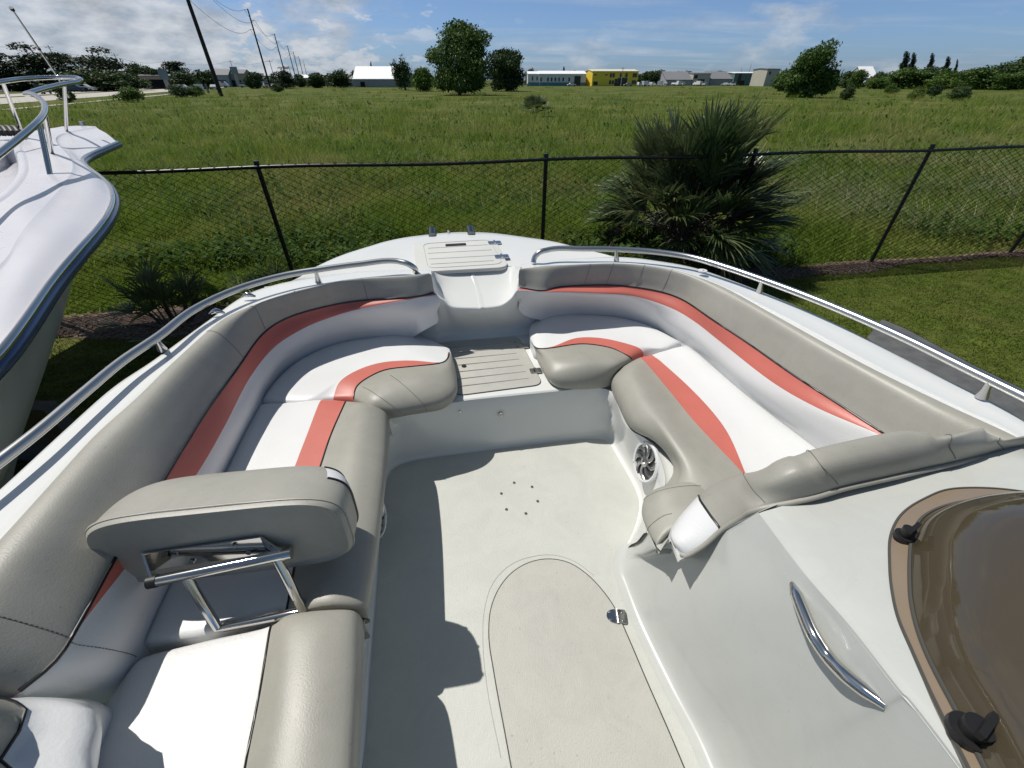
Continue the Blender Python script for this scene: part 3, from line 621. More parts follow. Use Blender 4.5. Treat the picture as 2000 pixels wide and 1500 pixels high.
# starboard backrest
A_ = PS([(1018,528,1.955),(1060,521,1.955),(1100,519,1.957),(1203,515,1.96),(1280,521,1.96),(1343,535,1.96),(1415,562,1.96),(1505,611,1.96),(1595,661,1.96),(1685,710,1.96),(1775,755,1.96),(1865,798,1.96),(1955,839,1.96),(2040,880,1.96)])
B_ = PS([(1016,562,1.87),(1060,568,1.865),(1100,560,1.86),(1190,557,1.85),(1271,566,1.845),(1330,584,1.84),(1392,625,1.835),(1460,670,1.83),(1550,733,1.83),(1640,791,1.83),(1730,850,1.83),(1790,888,1.83),(1850,920,1.83),(1900,950,1.83)])
C_ = PS([(1015,566,1.865),(1062,570,1.862),(1100,570,1.85),(1168,573,1.83),(1235,578,1.81),(1302,598,1.79),(1352,625,1.78),(1415,674,1.77),(1505,744,1.77),(1595,796,1.79),(1725,852,1.826),(1788,889,1.828),(1848,921,1.828),(1898,951,1.828)])
D_ = PS([(1014,590,1.78),(1030,602,1.73),(1072,612,1.66),(1127,611,1.645),(1203,616,1.64),(1271,634,1.635),(1325,661,1.63),(1370,692,1.63),(1437,751,1.63),(1505,805,1.63),(1600,877,1.63),(1650,915,1.63),(1700,950,1.63),(1740,980,1.63)])
A6, B6, C6, D6 = [cr(r, 50, uniform=True) for r in (A_, B_, C_, D_)]
crest = A6*.66 + B6*.34 + (0,0,.042); crest2 = A6*.3 + B6*.7 + (0,0,.03); w1 = C6*.5 + D6*.5 + np.array((-.018, -.004, .01))
o2, G2b = seatback([A6 - (0,0,.05), A6, crest, crest2, B6, C6, w1, D6, D6 - (0,0,.05)], [0,0,0,0,1,2,2,2], 90, (True, False), (), 1)
for a in (22, 27, 33, 38): stitch(G2b, a, 5, 21, o2)
tube('piping', G2b[4:, 20] + (0,0,.001), .0036, BLK, o2, ns=6)

def pad(name, rows, bands, n, r0, r1, mats=None, white=None, pipe=None, m=5, depth=.10, parent=None):
    """seat cushion: rows outer to inner; the ends are rounded over"""
    G, bd = grid(rows, n, m, ts=endts(n, .65)); mi = [bands[b] for b in bd]
    G = shade_ends(G, r0, r1, depth)
    o = grid_obj(name, G, mats or [VGR, VRD, VWH], parent or boat, mi, auto=75)
    if white:
        nc = G.shape[1] - 1
        for f_ in o.data.polygons:
            if f_.index // nc < white: f_.material_index = 2
    if pipe is not None:
        for k in pipe: tube('piping', G[max(2, white or 0):-2, k*m] + (0,0,.0015), .003, BLK, o, ns=6)
    return o, G
def uni(pts, n=24): return cr(pts, n, uniform=True)
# port bow seat (front edge to the step ... back edge on the seam); rows run along the boat front->aft
D0 = uni(PS([(812,652,1.60),(770,655,1.62),(700,663,1.625),(640,677,1.625),(580,706,1.625),(540,742,1.625),(520,768,1.625),(510,786,1.62)]))
zt = 1.632
M1 = uni(PS([(835,660,1.61),(800,672,zt),(770,682,zt+.004),(730,700,zt+.006),(690,722,zt+.006),(650,748,zt+.006),(612,772,zt+.004),(588,787,1.625)]))
R1 = uni(PS([(876,678,1.606),(872,702,zt),(858,708,1.642),(800,704,1.642),(745,708,1.642),(700,722,1.642),(664,745,1.64),(650,779,1.62)]))
R2 = uni(PS([(878,680,1.605),(874,700,1.63),(858,710,1.64),(806,716,1.645),(756,722,1.645),(722,736,1.645),(697,755,1.64),(690,780,1.62)]))
B1 = uni(PS([(884,700,1.60),(884,712,1.62),(870,724,1.645),(826,738,1.668),(790,750,1.668),(760,763,1.665),(735,780,1.655),(720,797,1.63)]))
B2 = uni(PS([(888,716,1.59),(892,738,1.59),(890,762,1.60),(866,782,1.60),(832,793,1.60),(800,800,1.60),(772,806,1.60),(752,806,1.60)]))
B3 = uni(PS([(886,724,1.56),(890,745,1.555),(889,776,1.55),(866,798,1.545),(832,806,1.545),(800,811,1.545),(772,816,1.545),(756,816,1.545)]))
o3, G3 = pad('seat_cushion', [D0 - (0,0,.03), D0, M1, R1, R2, B1, B2, B3, B3 + np.array((-.05,.03,-.01))], [2,2,2,1,0,0,0,0], 46, .018, .018, pipe=[4], white=8)
stitch(G3, 30, 22, 34, o3); stitch(G3, 38, 21, 32, o3)
# port side seat
D0 = uni(PS([(508,790,1.62),(502,800,1.625),(472,855,1.627),(448,904,1.627),(380,1042,1.627),(327,1153,1.627),(285,1245,1.627),(277,1262,1.62)]))
M1 = uni(PS([(575,784,1.625),(570,795,1.634),(552,850,1.638),(530,915,1.638),(470,1050,1.638),(430,1140,1.636),(410,1225,1.634),(404,1240,1.625)]))
R1 = uni(PS([(630,779,1.625),(622,790,1.64),(601,845,1.642),(578,905,1.642),(560,960,1.643),(578,1070,1.643),(560,1176,1.642),(556,1194,1.63)]))
R2 = uni(PS([(676,782,1.625),(671,793,1.644),(646,850,1.648),(624,916,1.648),(600,985,1.648),(582,1070,1.648),(562,1180,1.645),(558,1198,1.63)]))
B1 = uni(PS([(718,788,1.64),(716,798,1.665),(706,856,1.672),(694,920,1.672),(678,1012,1.672),(664,1100,1.672),(650,1172,1.668),(648,1186,1.65)]))
B2 = uni(PS([(751,800,1.60),(755,815,1.615),(754,862,1.62),(750,925,1.62),(741,1010,1.62),(730,1100,1.62),(716,1178,1.62),(712,1192,1.605)]))
B3 = uni(PS([(757,812,1.545),(759,828,1.545),(757,872,1.545),(749,940,1.545),(740,1020,1.545),(728,1106,1.545),(714,1190,1.545),(708,1204,1.545)]))
o4, G4 = pad('seat_cushion', [D0 - (0,0,.03), D0, M1, R1, R2, B1, B2, B3, B3 + np.array((-.05,0,-.01))], [2,2,2,1,0,0,0,0], 50, .016, .02, pipe=[4], depth=.03)
# aft end of it, where the coral band stops: grey continuation cushion under the folding backrest is the same pad
def AFT(l):
    p = PS(l); return p + [p[-1] + np.array((.02, -.75, 0))]
# aft port lounge cushion
D0 = uni(AFT([(272,1282,1.625),(262,1296,1.63),(225,1350,1.63),(190,1400,1.63),(160,1500,1.63),(120,1640,1.63),(80,1800,1.62)]))
M1 = uni(AFT([(400,1246,1.64),(392,1262,1.65),(366,1330,1.655),(345,1400,1.655),(315,1500,1.655),(280,1640,1.655),(250,1800,1.64)]))
R2 = uni(AFT([(532,1216,1.645),(527,1232,1.66),(511,1330,1.665),(498,1400,1.665),(478,1500,1.665),(455,1640,1.665),(430,1800,1.65)]))
B0 = uni(AFT([(560,1198,1.66),(556,1220,1.69),(548,1330,1.70),(540,1400,1.70),(524,1500,1.70),(505,1640,1.70),(480,1800,1.68)]))
B1 = uni(AFT([(640,1186,1.665),(640,1206,1.692),(634,1300,1.70),(628,1400,1.70),(620,1500,1.70),(610,1640,1.70),(600,1800,1.68)]))
B2 = uni(AFT([(688,1188,1.64),(693,1206,1.665),(694,1300,1.67),(690,1400,1.67),(685,1500,1.67),(678,1640,1.67),(670,1800,1.66)]))
B3 = uni(AFT([(702,1208,1.56),(705,1226,1.56),(704,1310,1.56),(697,1400,1.56),(690,1500,1.56),(682,1640,1.56),(672,1800,1.56)]))
o5, G5 = pad('seat_cushion', [D0 - (0,0,.03), D0, M1, R2, B0, B1, B2, B3, B3 + np.array((-.05,0,-.01))], [2,2,2,0,0,0,0,0], 50, .03, .02, mats=[VGR, VRD, VWH2], pipe=[3])
# aft port backrest (bottom left corner), grey with black piping round a white panel
A7 = uni(AFT([(-180,1400,1.93),(-140,1402,1.95),(-110,1440,1.96),(-120,1600,1.96),(-140,1800,1.96)]))
B7 = uni(AFT([(-20,1362,1.84),(30,1372,1.86),(52,1402,1.86),(0,1490,1.86),(-60,1640,1.86)]))
C7 = uni(AFT([(90,1362,1.80),(150,1372,1.81),(190,1400,1.80),(165,1500,1.80),(110,1640,1.80)]))
D7 = uni(AFT([(190,1370,1.66),(213,1384,1.66),(214,1410,1.65),(178,1500,1.65),(130,1640,1.65)]))
o6, G6 = pad('backrest', [A7 - (0,0,.05), A7, A7*.5 + B7*.5 + (0,0,.03), B7, C7, D7, D7 - (0,0,.04)], [0,0,0,2,2,2], 30, .0, .0, pipe=[3])
# starboard bow seat
D0 = uni(PS([(1062,616,1.60),(1082,614,1.62),(1130,614,1.625),(1203,619,1.625),(1262,634,1.625),(1318,662,1.62),(1335,672,1.60)]))
M1 = uni(PS([(1036,634,1.61),(1060,642,zt),(1110,646,zt+.005),(1180,650,zt+.006),(1240,662,zt+.006),(1286,678,1.632),(1302,684,1.615)]))
R1 = uni(PS([(1035,660,1.60),(1047,678,1.632),(1078,677,1.643),(1126,660,1.642),(1180,661,1.642),(1240,676,1.642),(1258,688,1.62)]))
R2 = uni(PS([(1036,664,1.60),(1048,680,1.63),(1076,680,1.645),(1136,672,1.648),(1190,679,1.648),(1224,694,1.645),(1236,702,1.62)]))
B1 = uni(PS([(1040,678,1.59),(1053,692,1.61),(1076,704,1.645),(1130,708,1.665),(1176,709,1.665),(1206,712,1.655),(1220,714,1.62)]))
B2 = uni(PS([(1043,690,1.575),(1055,712,1.585),(1074,736,1.60),(1120,742,1.605),(1165,740,1.605),(1195,736,1.60),(1205,734,1.59)]))
B3 = uni(PS([(1048,698,1.55),(1060,724,1.55),(1084,754,1.55),(1124,760,1.55),(1165,758,1.55),(1190,754,1.55),(1198,750,1.55)]))
o7, G7 = pad('seat_cushion', [D0 - (0,0,.03), D0, M1, R1, R2, B1, B2, B3, B3 + np.array((.04,.03,-.01))], [2,2,2,1,0,0,0,0], 46, .018, .018, pipe=[4], white=7)
stitch(G7, 10, 21, 34, o7)
# starboard side seat
D0 = uni(PS([(1341,676,1.60),(1352,683,1.62),(1368,694,1.627),(1437,754,1.627),(1505,808,1.627),(1600,880,1.627),(1640,912,1.627),(1660,930,1.61)]))
M1 = uni(PS([(1296,684,1.61),(1306,691,1.632),(1322,704,1.638),(1386,768,1.64),(1440,828,1.64),(1520,905,1.64),(1560,945,1.64),(1580,965,1.62)]))
R1 = uni(PS([(1272,692,1.615),(1280,698,1.64),(1292,707,1.642),(1340,750,1.642),(1388,800,1.642),(1424,850,1.642),(1458,929,1.642),(1470,955,1.63)]))
R2 = uni(PS([(1250,697,1.615),(1256,704,1.644),(1266,714,1.648),(1308,764,1.648),(1350,816,1.648),(1394,864,1.648),(1454,928,1.648),(1466,954,1.63)]))
B1 = uni(PS([(1222,712,1.625),(1226,722,1.66),(1234,736,1.672),(1270,800,1.672),(1310,862,1.672),(1350,915,1.66),(1390,960,1.655),(1400,985,1.645)]))
B2 = uni(PS([(1200,726,1.59),(1198,742,1.60),(1206,760,1.61),(1238,822,1.61),(1296,872,1.61),(1326,915,1.61),(1312,968,1.61),(1322,1012,1.60)]))
B3 = uni(PS([(1196,744,1.54),(1195,760,1.54),(1204,784,1.54),(1232,836,1.55),(1284,866,1.56),(1316,916,1.56),(1290,966,1.55),(1290,1010,1.54)]))
o8, G8 = pad('seat_cushion', [D0 - (0,0,.03), D0, M1, R1, R2, B1, B2, B3, B3 + np.array((.04,0,-.01))], [2,2,2,1,0,0,0,0], 50, .016, .016, pipe=None)
# rolled end of that bolster against the console
B1 = uni(PS([(1330,938,1.645),(1352,950,1.655),(1370,975,1.655),(1372,1000,1.66),(1350,1030,1.66)]))
B2 = uni(PS([(1284,950,1.62),(1286,962,1.63),(1292,985,1.63),(1304,1015,1.63),(1312,1034,1.63)]))
B3 = uni(PS([(1268,962,1.57),(1257,978,1.57),(1254,1006,1.57),(1268,1042,1.58),(1284,1068,1.595)]))
B0 = uni(PS([(1400,940,1.63),(1420,960,1.63),(1430,980,1.63),(1420,1000,1.63),(1390,1030,1.63)]))
o9, G9 = pad('bolster', [B0, B1, B2, B3, B3 + np.array((.05,0,-.008))], [0,0,0,0], 30, .02, .012, depth=.02)
mesh_obj('bolster_end', G9[-1][:-1], [tuple(range(len(G9[-1]) - 1))], VGR, o9, smooth=False)
stitch(G9, 8, 2, 18, o9); stitch(G9, 20, 9, 17, o9)
# bolster along the front of the console: rows outboard(front) to the foot on the console
K = lambda *l: uni(PS(l), 34)
fr = K((1312,1030,1.64),(1330,1005,1.68),(1377,957,1.73),(1430,930,1.80),(1470,925,1.86),(1506,913,1.90),(1522,905,1.93),(1606,884,1.95),(1727,860,1.96),(1849,858,1.965),(1919,846,1.965),(1956,862,1.965),(2060,845,1.95))
tp = K((1314,1040,1.68),(1345,1000,1.73),(1392,962,1.79),(1440,936,1.86),(1490,922,1.935),(1524,898,1.975),(1606,876,2.012),(1727,850,2.03),(1783,843,2.03),(1849,855,2.03),(1919,840,2.025),(1957,860,2.00),(2060,840,1.99))
mdl = K((1325,1062,1.69),(1368,1022,1.745),(1415,985,1.81),(1460,962,1.88),(1510,945,1.95),(1560,922,1.995),(1640,902,2.01),(1740,882,2.015),(1800,872,2.015),(1866,866,2.015),(1925,858,2.01),(1965,864,1.99),(2060,850,1.98))
bt = K((1340,1084,1.675),(1375,1062,1.72),(1410,1031,1.775),(1448,1007,1.835),(1480,991,1.885),(1578,971,1.93),(1650,950,1.94),(1740,930,1.945),(1800,916,1.945),(1860,903,1.945),(1905,892,1.945),(1990,876,1.945),(2080,862,1.945))
G, bd = grid([fr - (0,.0,.06), fr, tp, mdl, bt, bt - (0,0,.03)], 80, 5)
# segment sculpting: three padded segments
mats_col = []
nn = G.shape[0]
s_ = np.linspace(0, 1, nn)
for c0, dp in ((.36, .010), (.21, .006), (.66, .007), (.80, .008)):
    for a in range(nn): G[a, 3:19, 2] -= dp*math.exp(-((s_[a] - c0)/.010)**2)
cc = G[0].mean(0); G = np.vstack([(G[0]*.02 + cc*.98)[None] - (0,0,.01), (G[0]*.4 + cc*.6)[None] - (0.01,0,.008), (G[0]*.75 + cc*.25)[None] + (-.008,-.002,-.002), G])
Fc = []; MI = []; n_, k_ = G.shape[:2]
for a in range(n_-1):
    for c in range(k_-1): Fc.append((a*k_+c, (a+1)*k_+c, (a+1)*k_+c+1, a*k_+c+1)); MI.append(1 if a < 11 else 0)
ob = mesh_obj('console_bolster', G.reshape(-1,3), Fc, [VGR, VWH], boat, MI, True, 75)
tube('piping', G[11, 6:22] + (0,0,.001), .0035, BLK, ob, ns=6)
for a in (21, 33, 57, 68): stitch(G, a, 6, 20, ob)
tube('welt', G[2:, 20] + (0,-.003,-.004), .007, VGR, ob, ns=8)
# --- console -------------------------------------------------------
def PT_(px, py, dz=0.0):
    """point on the plane of the console top"""
    v = 750.0 - py; d_ = np.array((px - 1000.0, F*CP + v*SP, v*CP - F*SP)); t_ = (1.905 + .25*.585 - .11*.57 + dz - H)/(d_[2] + .25*d_[1] - .11*d_[0]); return np.array((0, 0, H)) + d_*t_
def ZT(x, y): return 1.905 + .25*(.585 - y) + .11*(x - .57)
ridge0 = PS([(1259,1013,1.54),(1268,1034,1.565),(1283,1066,1.60),(1289,1080,1.60),(1308,1050,1.655),(1327,1096,1.662),(1412,1036,1.77)]) + [PT_(1485,998)]
base0 = PS([(1230,1066,ZS),(1226,1078,ZS),(1223,1090,ZS),(1221,1097,ZS),(1221,1103,ZS),(1221,1110,ZS),(1223,1122,ZS),(1230,1140,ZS)])
ridge1 = [PT_(1485,998), PT_(1573,1113), PT_(1667,1220), PT_(1760,1337), PT_(1891,1498), np.array((.55,-.5,ZT(.55,-.5)))]
base1 = PS([(1230,1140,ZS),(1262,1220,ZS),(1320,1337,ZS),(1392,1477,ZS)]) + [np.array((.575,.06,ZS)), np.array((.60,-.5,ZS))]
def lin(p, m_): return np.array([p[a]*(1 - q/m_) + p[a+1]*q/m_ for a in range(len(p) - 1) for q in range(m_)])
K0 = 7*8
r_ = np.vstack([lin(ridge0, 8), uni(ridge1, 70)]); c_b = np.vstack([uni(base0, K0 + 1)[:-1], uni(base1, 70)])
smooth0 = [ridge0[0], ridge0[1], ridge0[2], ridge0[2]*.75 + ridge0[6]*.25 - (0,0,.02), ridge0[2]*.5 + ridge0[6]*.5 - (0,0,.03), ridge0[2]*.25 + ridge0[6]*.75 - (0,0,.02), ridge0[6], ridge0[7]]
rs = np.vstack([uni(smooth0, K0 + 1)[:-1], uni(ridge1, 70)])
cb0 = c_b + np.array((-.045, 0, .004)); cb1 = c_b + np.array((-.012, 0, .012)); cb2 = c_b*.97 + rs*.03 + np.array((.004,0,.03)); md = c_b*.5 + rs*.5 + np.array((.006, 0, 0)); md2 = c_b*.16 + rs*.84
G = np.array([catu(np.array([q[a] for q in (cb0, cb1, cb2, md, md2, r_ + np.array((-.003,0,-.006)))]), 4) for a in range(len(r_))])
Gwall = G
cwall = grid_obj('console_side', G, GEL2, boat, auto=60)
gun = uni([P(1480,985,1.87), P(1600,955,1.93), P(1860,895,1.945), P(1998,872,1.955)], 40)
far = uni([PT_(2000,874), np.array((1.40,.55,ZT(1.40,.55))), np.array((1.44,.1,ZT(1.44,.1))), np.array((1.46,-.5,ZT(1.46,-.5)))], 60)
rt = r_[K0:]                      # ridge from the corner aft
rt = cr(rt, 60)
G, _ = grid([rt + np.array((-.004,0,-.012)), rt + np.array((.012,0,.0)), rt*.7 + far*.3, rt*.3 + far*.7, far, far - (0,0,.12)], 70, 4)
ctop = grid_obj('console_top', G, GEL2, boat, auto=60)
# front wall of the console under the bolster, and the sloped end
G, _ = grid([np.vstack([lin(ridge0[2:], 8) - (0,0,.003), PT_(1600,958,-.01)[None], PT_(1990,876,-.01)[None]]), cr([P(1284,1010,1.50), P(1300,1010,1.52), P(1330,1015,1.55), P(1380,975,1.60), P(1470,940,1.60), P(1600,905,1.60), P(1960,870,1.60)], 40)], 40, 3)
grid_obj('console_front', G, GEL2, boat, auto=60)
# chrome grab handle standing off the console side
hp_ = [P(1549,1139,1.925), P(1556,1160,1.928), P(1570,1198,1.925), P(1590,1242,1.93), P(1618,1284,1.94), P(1652,1320,1.955), P(1690,1350,1.975), P(1718,1369,1.99), P(1731,1381,1.998)]
def PJ(p):
    fw = p[..., 1]*CP - (p[..., 2] - H)*SP; up = p[..., 1]*SP + (p[..., 2] - H)*CP; return np.stack([1000 + F*p[..., 0]/fw, 750 - F*up/fw], -1)
WG = Gwall.reshape(-1, 3); WP = PJ(WG)
def on_wall(px, py, off=0.0):
    d_ = np.hypot(WP[:, 0] - px, WP[:, 1] - py); i_ = np.argsort(d_)[:4]; w_ = 1/(d_[i_] + .5); q = (WG[i_]*w_[:, None]).sum(0)/w_.sum()
    return P(px, py, q[2]) + np.array((-off, 0, 0))
hq = [(1549,1141),(1556,1162),(1570,1198),(1590,1242),(1618,1284),(1652,1320),(1690,1350),(1718,1370),(1731,1380)]
hz_ = [on_wall(*hq[k])[2] for k in (0, 4, 8)]; hz_ = np.interp(np.arange(9), (0, 4, 8), hz_); hp_ = [P(a, b_, z_) for (a, b_), z_ in zip(hq, hz_)]
# rise off the wall towards the eye so the bar stands clear at its middle
eye = np.array((0, 0, H)); hp_ = [p + (eye - p)/np.linalg.norm(eye - p)*.030*math.sin(math.pi*i/8)**.7 for i, p in enumerate(hp_)]
hd = tube('grab_handle', hp_, [.007, .012, .0125, .0125, .0125, .0125, .0125, .012, .007], SS, boat, ns=16, n=50)
# smoked acrylic windscreen: flange, blister dome, knobs
def on_top(px, py, dz=0.0): return PT_(px, py, dz)
outer = [(2160,1020),(2080,978),(2000,961),(1909,953),(1853,956),(1807,973),(1760,1005),(1739,1047),(1737,1099),(1741,1150),(1755,1211),(1779,1267),(1825,1369),(1886,1491),(1960,1640)]
inner = [(2150,1050),(2075,1000),(2000,982),(1928,977),(1853,987),(1802,1010),(1779,1052),(1774,1099),(1774,1140),(1776,1173),(1802,1267),(1832,1330),(1853,1369),(1914,1491),(1990,1640)]
oc = cr([on_top(a, b_, .006) for a, b_ in outer], 90); ic = cr([on_top(a, b_, .008) for a, b_ in inner], 90)
G, _ = grid([oc - (0,0,.006), oc, ic, ic + (0,0,.004)], 90, 2, lin=True)
fl = grid_obj('windscreen', G, FLNG, boat, auto=50)
cc = np.array((1.12, .15, ZT(1.12, .15)))
rings = [ic]
for s, h_ in ((.05, .35), (.14, .62), (.3, .85), (.5, .97), (.75, 1.0), (.93, 1.0)):
    q = ic*(1-s) + cc*s; q[:, 2] += .15*h_; rings.append(q)
G, _ = grid(rings, 90, 3); grid_obj('dome', G, SMOKE, fl, auto=80)
tube('black_edge', oc + (0,0,.001), .0025, GAP, fl, ns=5)
tube('lip', ic + (0,0,.004), .003, GAP, fl, ns=5)
for a, b_ in ((1762,1050), (1886,1432)):
    c = on_top(a, b_, .012); m = MB(); big = 1.0 if b_ < 1200 else 1.35
    m.tube([c, c + (0,0,.010)], .017*big, ns=20); m.tube([c + (0,0,.008), c + (0,0,.03)], [.010*big, .012*big], ns=14)
    m.box(c + (0.006,0,.034), (.034*big, .008, .012), rz=.5); kb = m.build('fastener_knob', [RUB], fl, True)


# --- speakers
def speaker(c, nrm, upv, r, parent=boat):
    c = np.array(c); nrm = np.array(nrm, float); nrm /= np.linalg.norm(nrm); a = np.cross(upv, nrm); a /= np.linalg.norm(a); b = np.cross(nrm, a)
    def pt(rr, th, h=0): return c + a*rr*math.cos(th) + b*rr*math.sin(th) + nrm*h
    m = MB(); N = 40
    prof = [(r, 0), (r, .008), (r*.93, .013), (r*.84, .011), (r*.82, .002)]
    for i in range(N):
        th0, th1 = 2*math.pi*i/N, 2*math.pi*(i+1)/N
        for (r0, h0), (r1, h1) in zip(prof[:-1], prof[1:]): m.add([pt(r0, th0, h0), pt(r0, th1, h0), pt(r1, th1, h1), pt(r1, th0, h1)], [(0,1,2,3)])
    for q in range(4):
        th = math.pi/4 + q*math.pi/2; m.tube([pt(r*.9, th, .012), pt(r*.9, th, .0155)], .004, ns=8)
    o = m.build('speaker', [mat('speaker_rim', (.62,.63,.64), .3)], parent, True)
    k = MB(); k.add([pt(r*.84, 2*math.pi*i/N, .002) for i in range(N)], [tuple(range(N))]); k.add([pt(r*.45*(1), 2*math.pi*i/N, .0) for i in range(N)] , [tuple(range(N))]); k.build('cone', [mat('speaker_cone', (.05, .05, .052), .6)], o)
    g_ = MB()
    for q in range(8):
        th = q*math.pi/4
        for off in (0, .16):
            pts = [pt(r*(.24 + .60*s), th + off + .55*s*s, .010 - .003*s) for s in np.linspace(0, 1, 9)]; g_.tube(pts, .0042, ns=6)
    for i in range(N):
        th0, th1 = 2*math.pi*i/N, 2*math.pi*(i+1)/N
        for (r0, h0), (r1, h1) in (((r*.27, .006), (r*.25, .013)), ((r*.25, .013), (r*.14, .015)), ((r*.14, .015), (r*.13, .009)), ((r*.13, .009), (r*.001, .011))): g_.add([pt(r0, th0, h0), pt(r0, th1, h0), pt(r1, th1, h1), pt(r1, th0, h1)], [(0,1,2,3)])
    g_.build('grille', [SSR], o, True)
    return o
# the side seat face between (1207,880) and (1256,985): place the speaker on it
w0, w1_ = P(1226,912,ZS), P(1256,985,ZS); dirw = (w1_ - w0); dirw /= np.linalg.norm(dirw)
sn = np.array((-1, .10, .25))
speaker(P(1269,902,1.468) - np.array((.012,0,0)), (-.96,-.16,.22), (0,0,1), .090)
speaker(P(738,1012,1.40) + (-.004,0,0), (1,.05,.12), (0,0,1), .075)

# --- rails
def rail(pts, posts, r=.0145, label=None):
    o = tube('hand_rail', pts, r, SSR, boat, ns=24, n=240)
    for a, b_ in posts:
        a, b_ = np.array(a), np.array(b_); tube('rail_post', [a, (a*.5 + b_*.5), b_], [.008, .010, .016], SSB, o, ns=12)
    return o
zr = 2.005
port_rail = PS([(812,531,1.935),(810,524,1.965),(798,516,1.99),(780,511,2.0),(700,516,zr),(640,524,zr),(560,537,zr),(460,566,zr),(380,604,zr),(308,658,zr),(240,704,zr),(160,770,zr),(60,854,zr),(0,900,zr)]) + [np.array((-1.27,.2,zr)), np.array((-1.26,-.8,zr))]
rail(port_rail, [(P(617,530,zr), P(622,551,1.945)), (P(303,660,zr), P(317,682,1.945))])
st_rail = PS([(1042,513,1.94),(1044,503,1.965),(1052,494,1.99),(1070,488,2.0),(1140,486,zr),(1203,487,zr),(1280,492,zr),(1343,501,zr),(1420,523,zr),(1487,546,zr),(1640,605,zr),(1775,665,zr),(1887,720,zr),(2000,775,zr)]) + [np.array((1.60,.5,zr)), np.array((1.66,-.6,zr))]
rail(st_rail, [(P(1204,488,zr), P(1204,508,1.945)), (P(1488,548,zr), P(1483,569,1.945)), (P(1934,745,zr), P(1917,776,1.945))])
for q in ((1372,530),):
    m = MB(); c = P(*q, 1.962); m.tube([c, c + (0,0,.006)], .022, ns=20); m.tube([c + (0,0,.006), c + (0,0,.010)], .006, ns=10); m.build('deck_fitting', [GEL], boat, True)
for q in ((486,580), (424,612)):
    m = MB(); c = P(*q, 1.952); m.tube([c + RT*-.03, c + (0,0,.012), c + RT*.03], [.004, .012, .004], ns=10, n=9); m.build('navigation_light', [SS], boat, True)

# --- folding backrest on the port lounge
FB = boat
cP = np.array((-.70, .588, 1.84)); yaw = math.radians(7.5); ca, sa = math.cos(yaw), math.sin(yaw); tilt = math.radians(-6.4)
HX, HY, HZ = .290, .166, .114
def fb(u, v, w_):
    # u across, v forward, w up, tilted slightly
    y = v*math.cos(tilt) - w_*math.sin(tilt); z = v*math.sin(tilt) + w_*math.cos(tilt)
    return cP + np.array((u*ca - y*sa, u*sa + y*ca, z))
V = []; NU, NV = 72, 30
def spw(c, e): return math.copysign(abs(c)**e, c)
for j in range(NV + 1):
    ph = (j/NV)*math.pi/2                      # from flat back (0) to the front pole
    for i in range(NU):
        th = 2*math.pi*i/NU; ex = .42; rr = math.cos(ph)**.42 if ph < math.pi/2 - 1e-6 else 0
        u = HX*spw(math.cos(th), ex)*rr; w_ = HZ*spw(math.sin(th), ex*1.15)*rr*(1 - .05*math.sin(ph))
        w_ += -.10*HZ*(u/HX)**2*0
        v = HY*math.sin(ph)**.62
        V.append(fb(u, v, w_ + 0*(-(u/HX)**2)*-1))
Fc = [(j*NU + i, j*NU + (i+1) % NU, (j+1)*NU + (i+1) % NU, (j+1)*NU + i) for j in range(NV) for i in range(NU)]
lowr = len(V)
for sc_, off in ((1.0, -.012), (.97, -.022), (.93, -.016), (.88, -.014)):
    for i in range(NU):
        th = 2*math.pi*i/NU; u = HX*spw(math.cos(th), .42)*sc_; w_ = HZ*spw(math.sin(th), .483)*sc_; V.append(fb(u, off, w_ + 0*(u/HX)**2))
rings_ = [0] + [lowr + q*NU for q in range(4)]
for a, b_ in zip(rings_[:-1], rings_[1:]): Fc += [(a + i, b_ + i, b_ + (i+1) % NU, a + (i+1) % NU) for i in range(NU)]
Fc.append(tuple(rings_[-1] + i for i in range(NU)))
MI = []
for f in Fc:
    c = np.mean([V[i] for i in f], axis=0) - cP; u = c[0]*ca + c[1]*sa; v = -c[0]*sa + c[1]*ca
    k = v + .30*(u - .24)
    fi = len(MI); jj, ii = fi//NU, fi % NU; MI.append(1 if (fi < NU*NV and 5 <= jj < 14 and (ii < 10 or ii >= NU - 10)) else 0)
fbo = mesh_obj('folding_backrest', V, Fc, [VGR, VWH], boat, MI, True, 60)
tube('welt', [fb(HX*spw(math.cos(t_), .42)*1.0, -.006, HZ*spw(math.sin(t_), .483) + 0*spw(math.cos(t_), .42)**2) for t_ in np.linspace(0, 2*math.pi, 90)], .0045, VGR, fbo, ns=6, caps=False)
for jj in (5, 14):
    tube('piping', [np.array(V[jj*NU + ii % NU]) + (.001, 0, 0) for ii in range(-10, 11)], .0036, BLK, fbo, ns=6)
# steel bracket: channel plate and gussets on the back, hinge tube, U frame
def fbx(u, v, w_): return fb(u, v, w_)
m = MB()
def plate(p0, p1, p2, p3, t_=.005):
    q = [np.array(p) for p in (p0, p1, p2, p3)]; nrm = np.cross(q[1]-q[0], q[3]-q[0]); nrm /= np.linalg.norm(nrm)
    m.add([p for p in q] + [p + nrm*t_ for p in q], [(3,2,1,0), (4,5,6,7), (0,1,5,4), (1,2,6,5), (2,3,7,6), (3,0,4,7)])
tL, tR = P(303,1135,1.80), P(558,1082,1.80)
hi = [P(296,1078,1.865), P(545,1033,1.865)]; lo = [P(345,1098,1.835), P(548,1060,1.835)]
back = np.array((-sa, ca, 0))
pL, pR = fb(-.185, -.018, .000), fb(.085, -.018, .012); pL2, pR2 = fb(-.185, -.018, -.058), fb(.085, -.018, -.046)
plate(pL2, pR2, pR, pL)
for a, b_, e in ((pL, pL2, tL), (pR, pR2, tR)):
    e2 = e + (0,0,.012); plate(a, b_, e - (0,0,.012), e2)
brk = m.build('bracket', [SS], fbo)
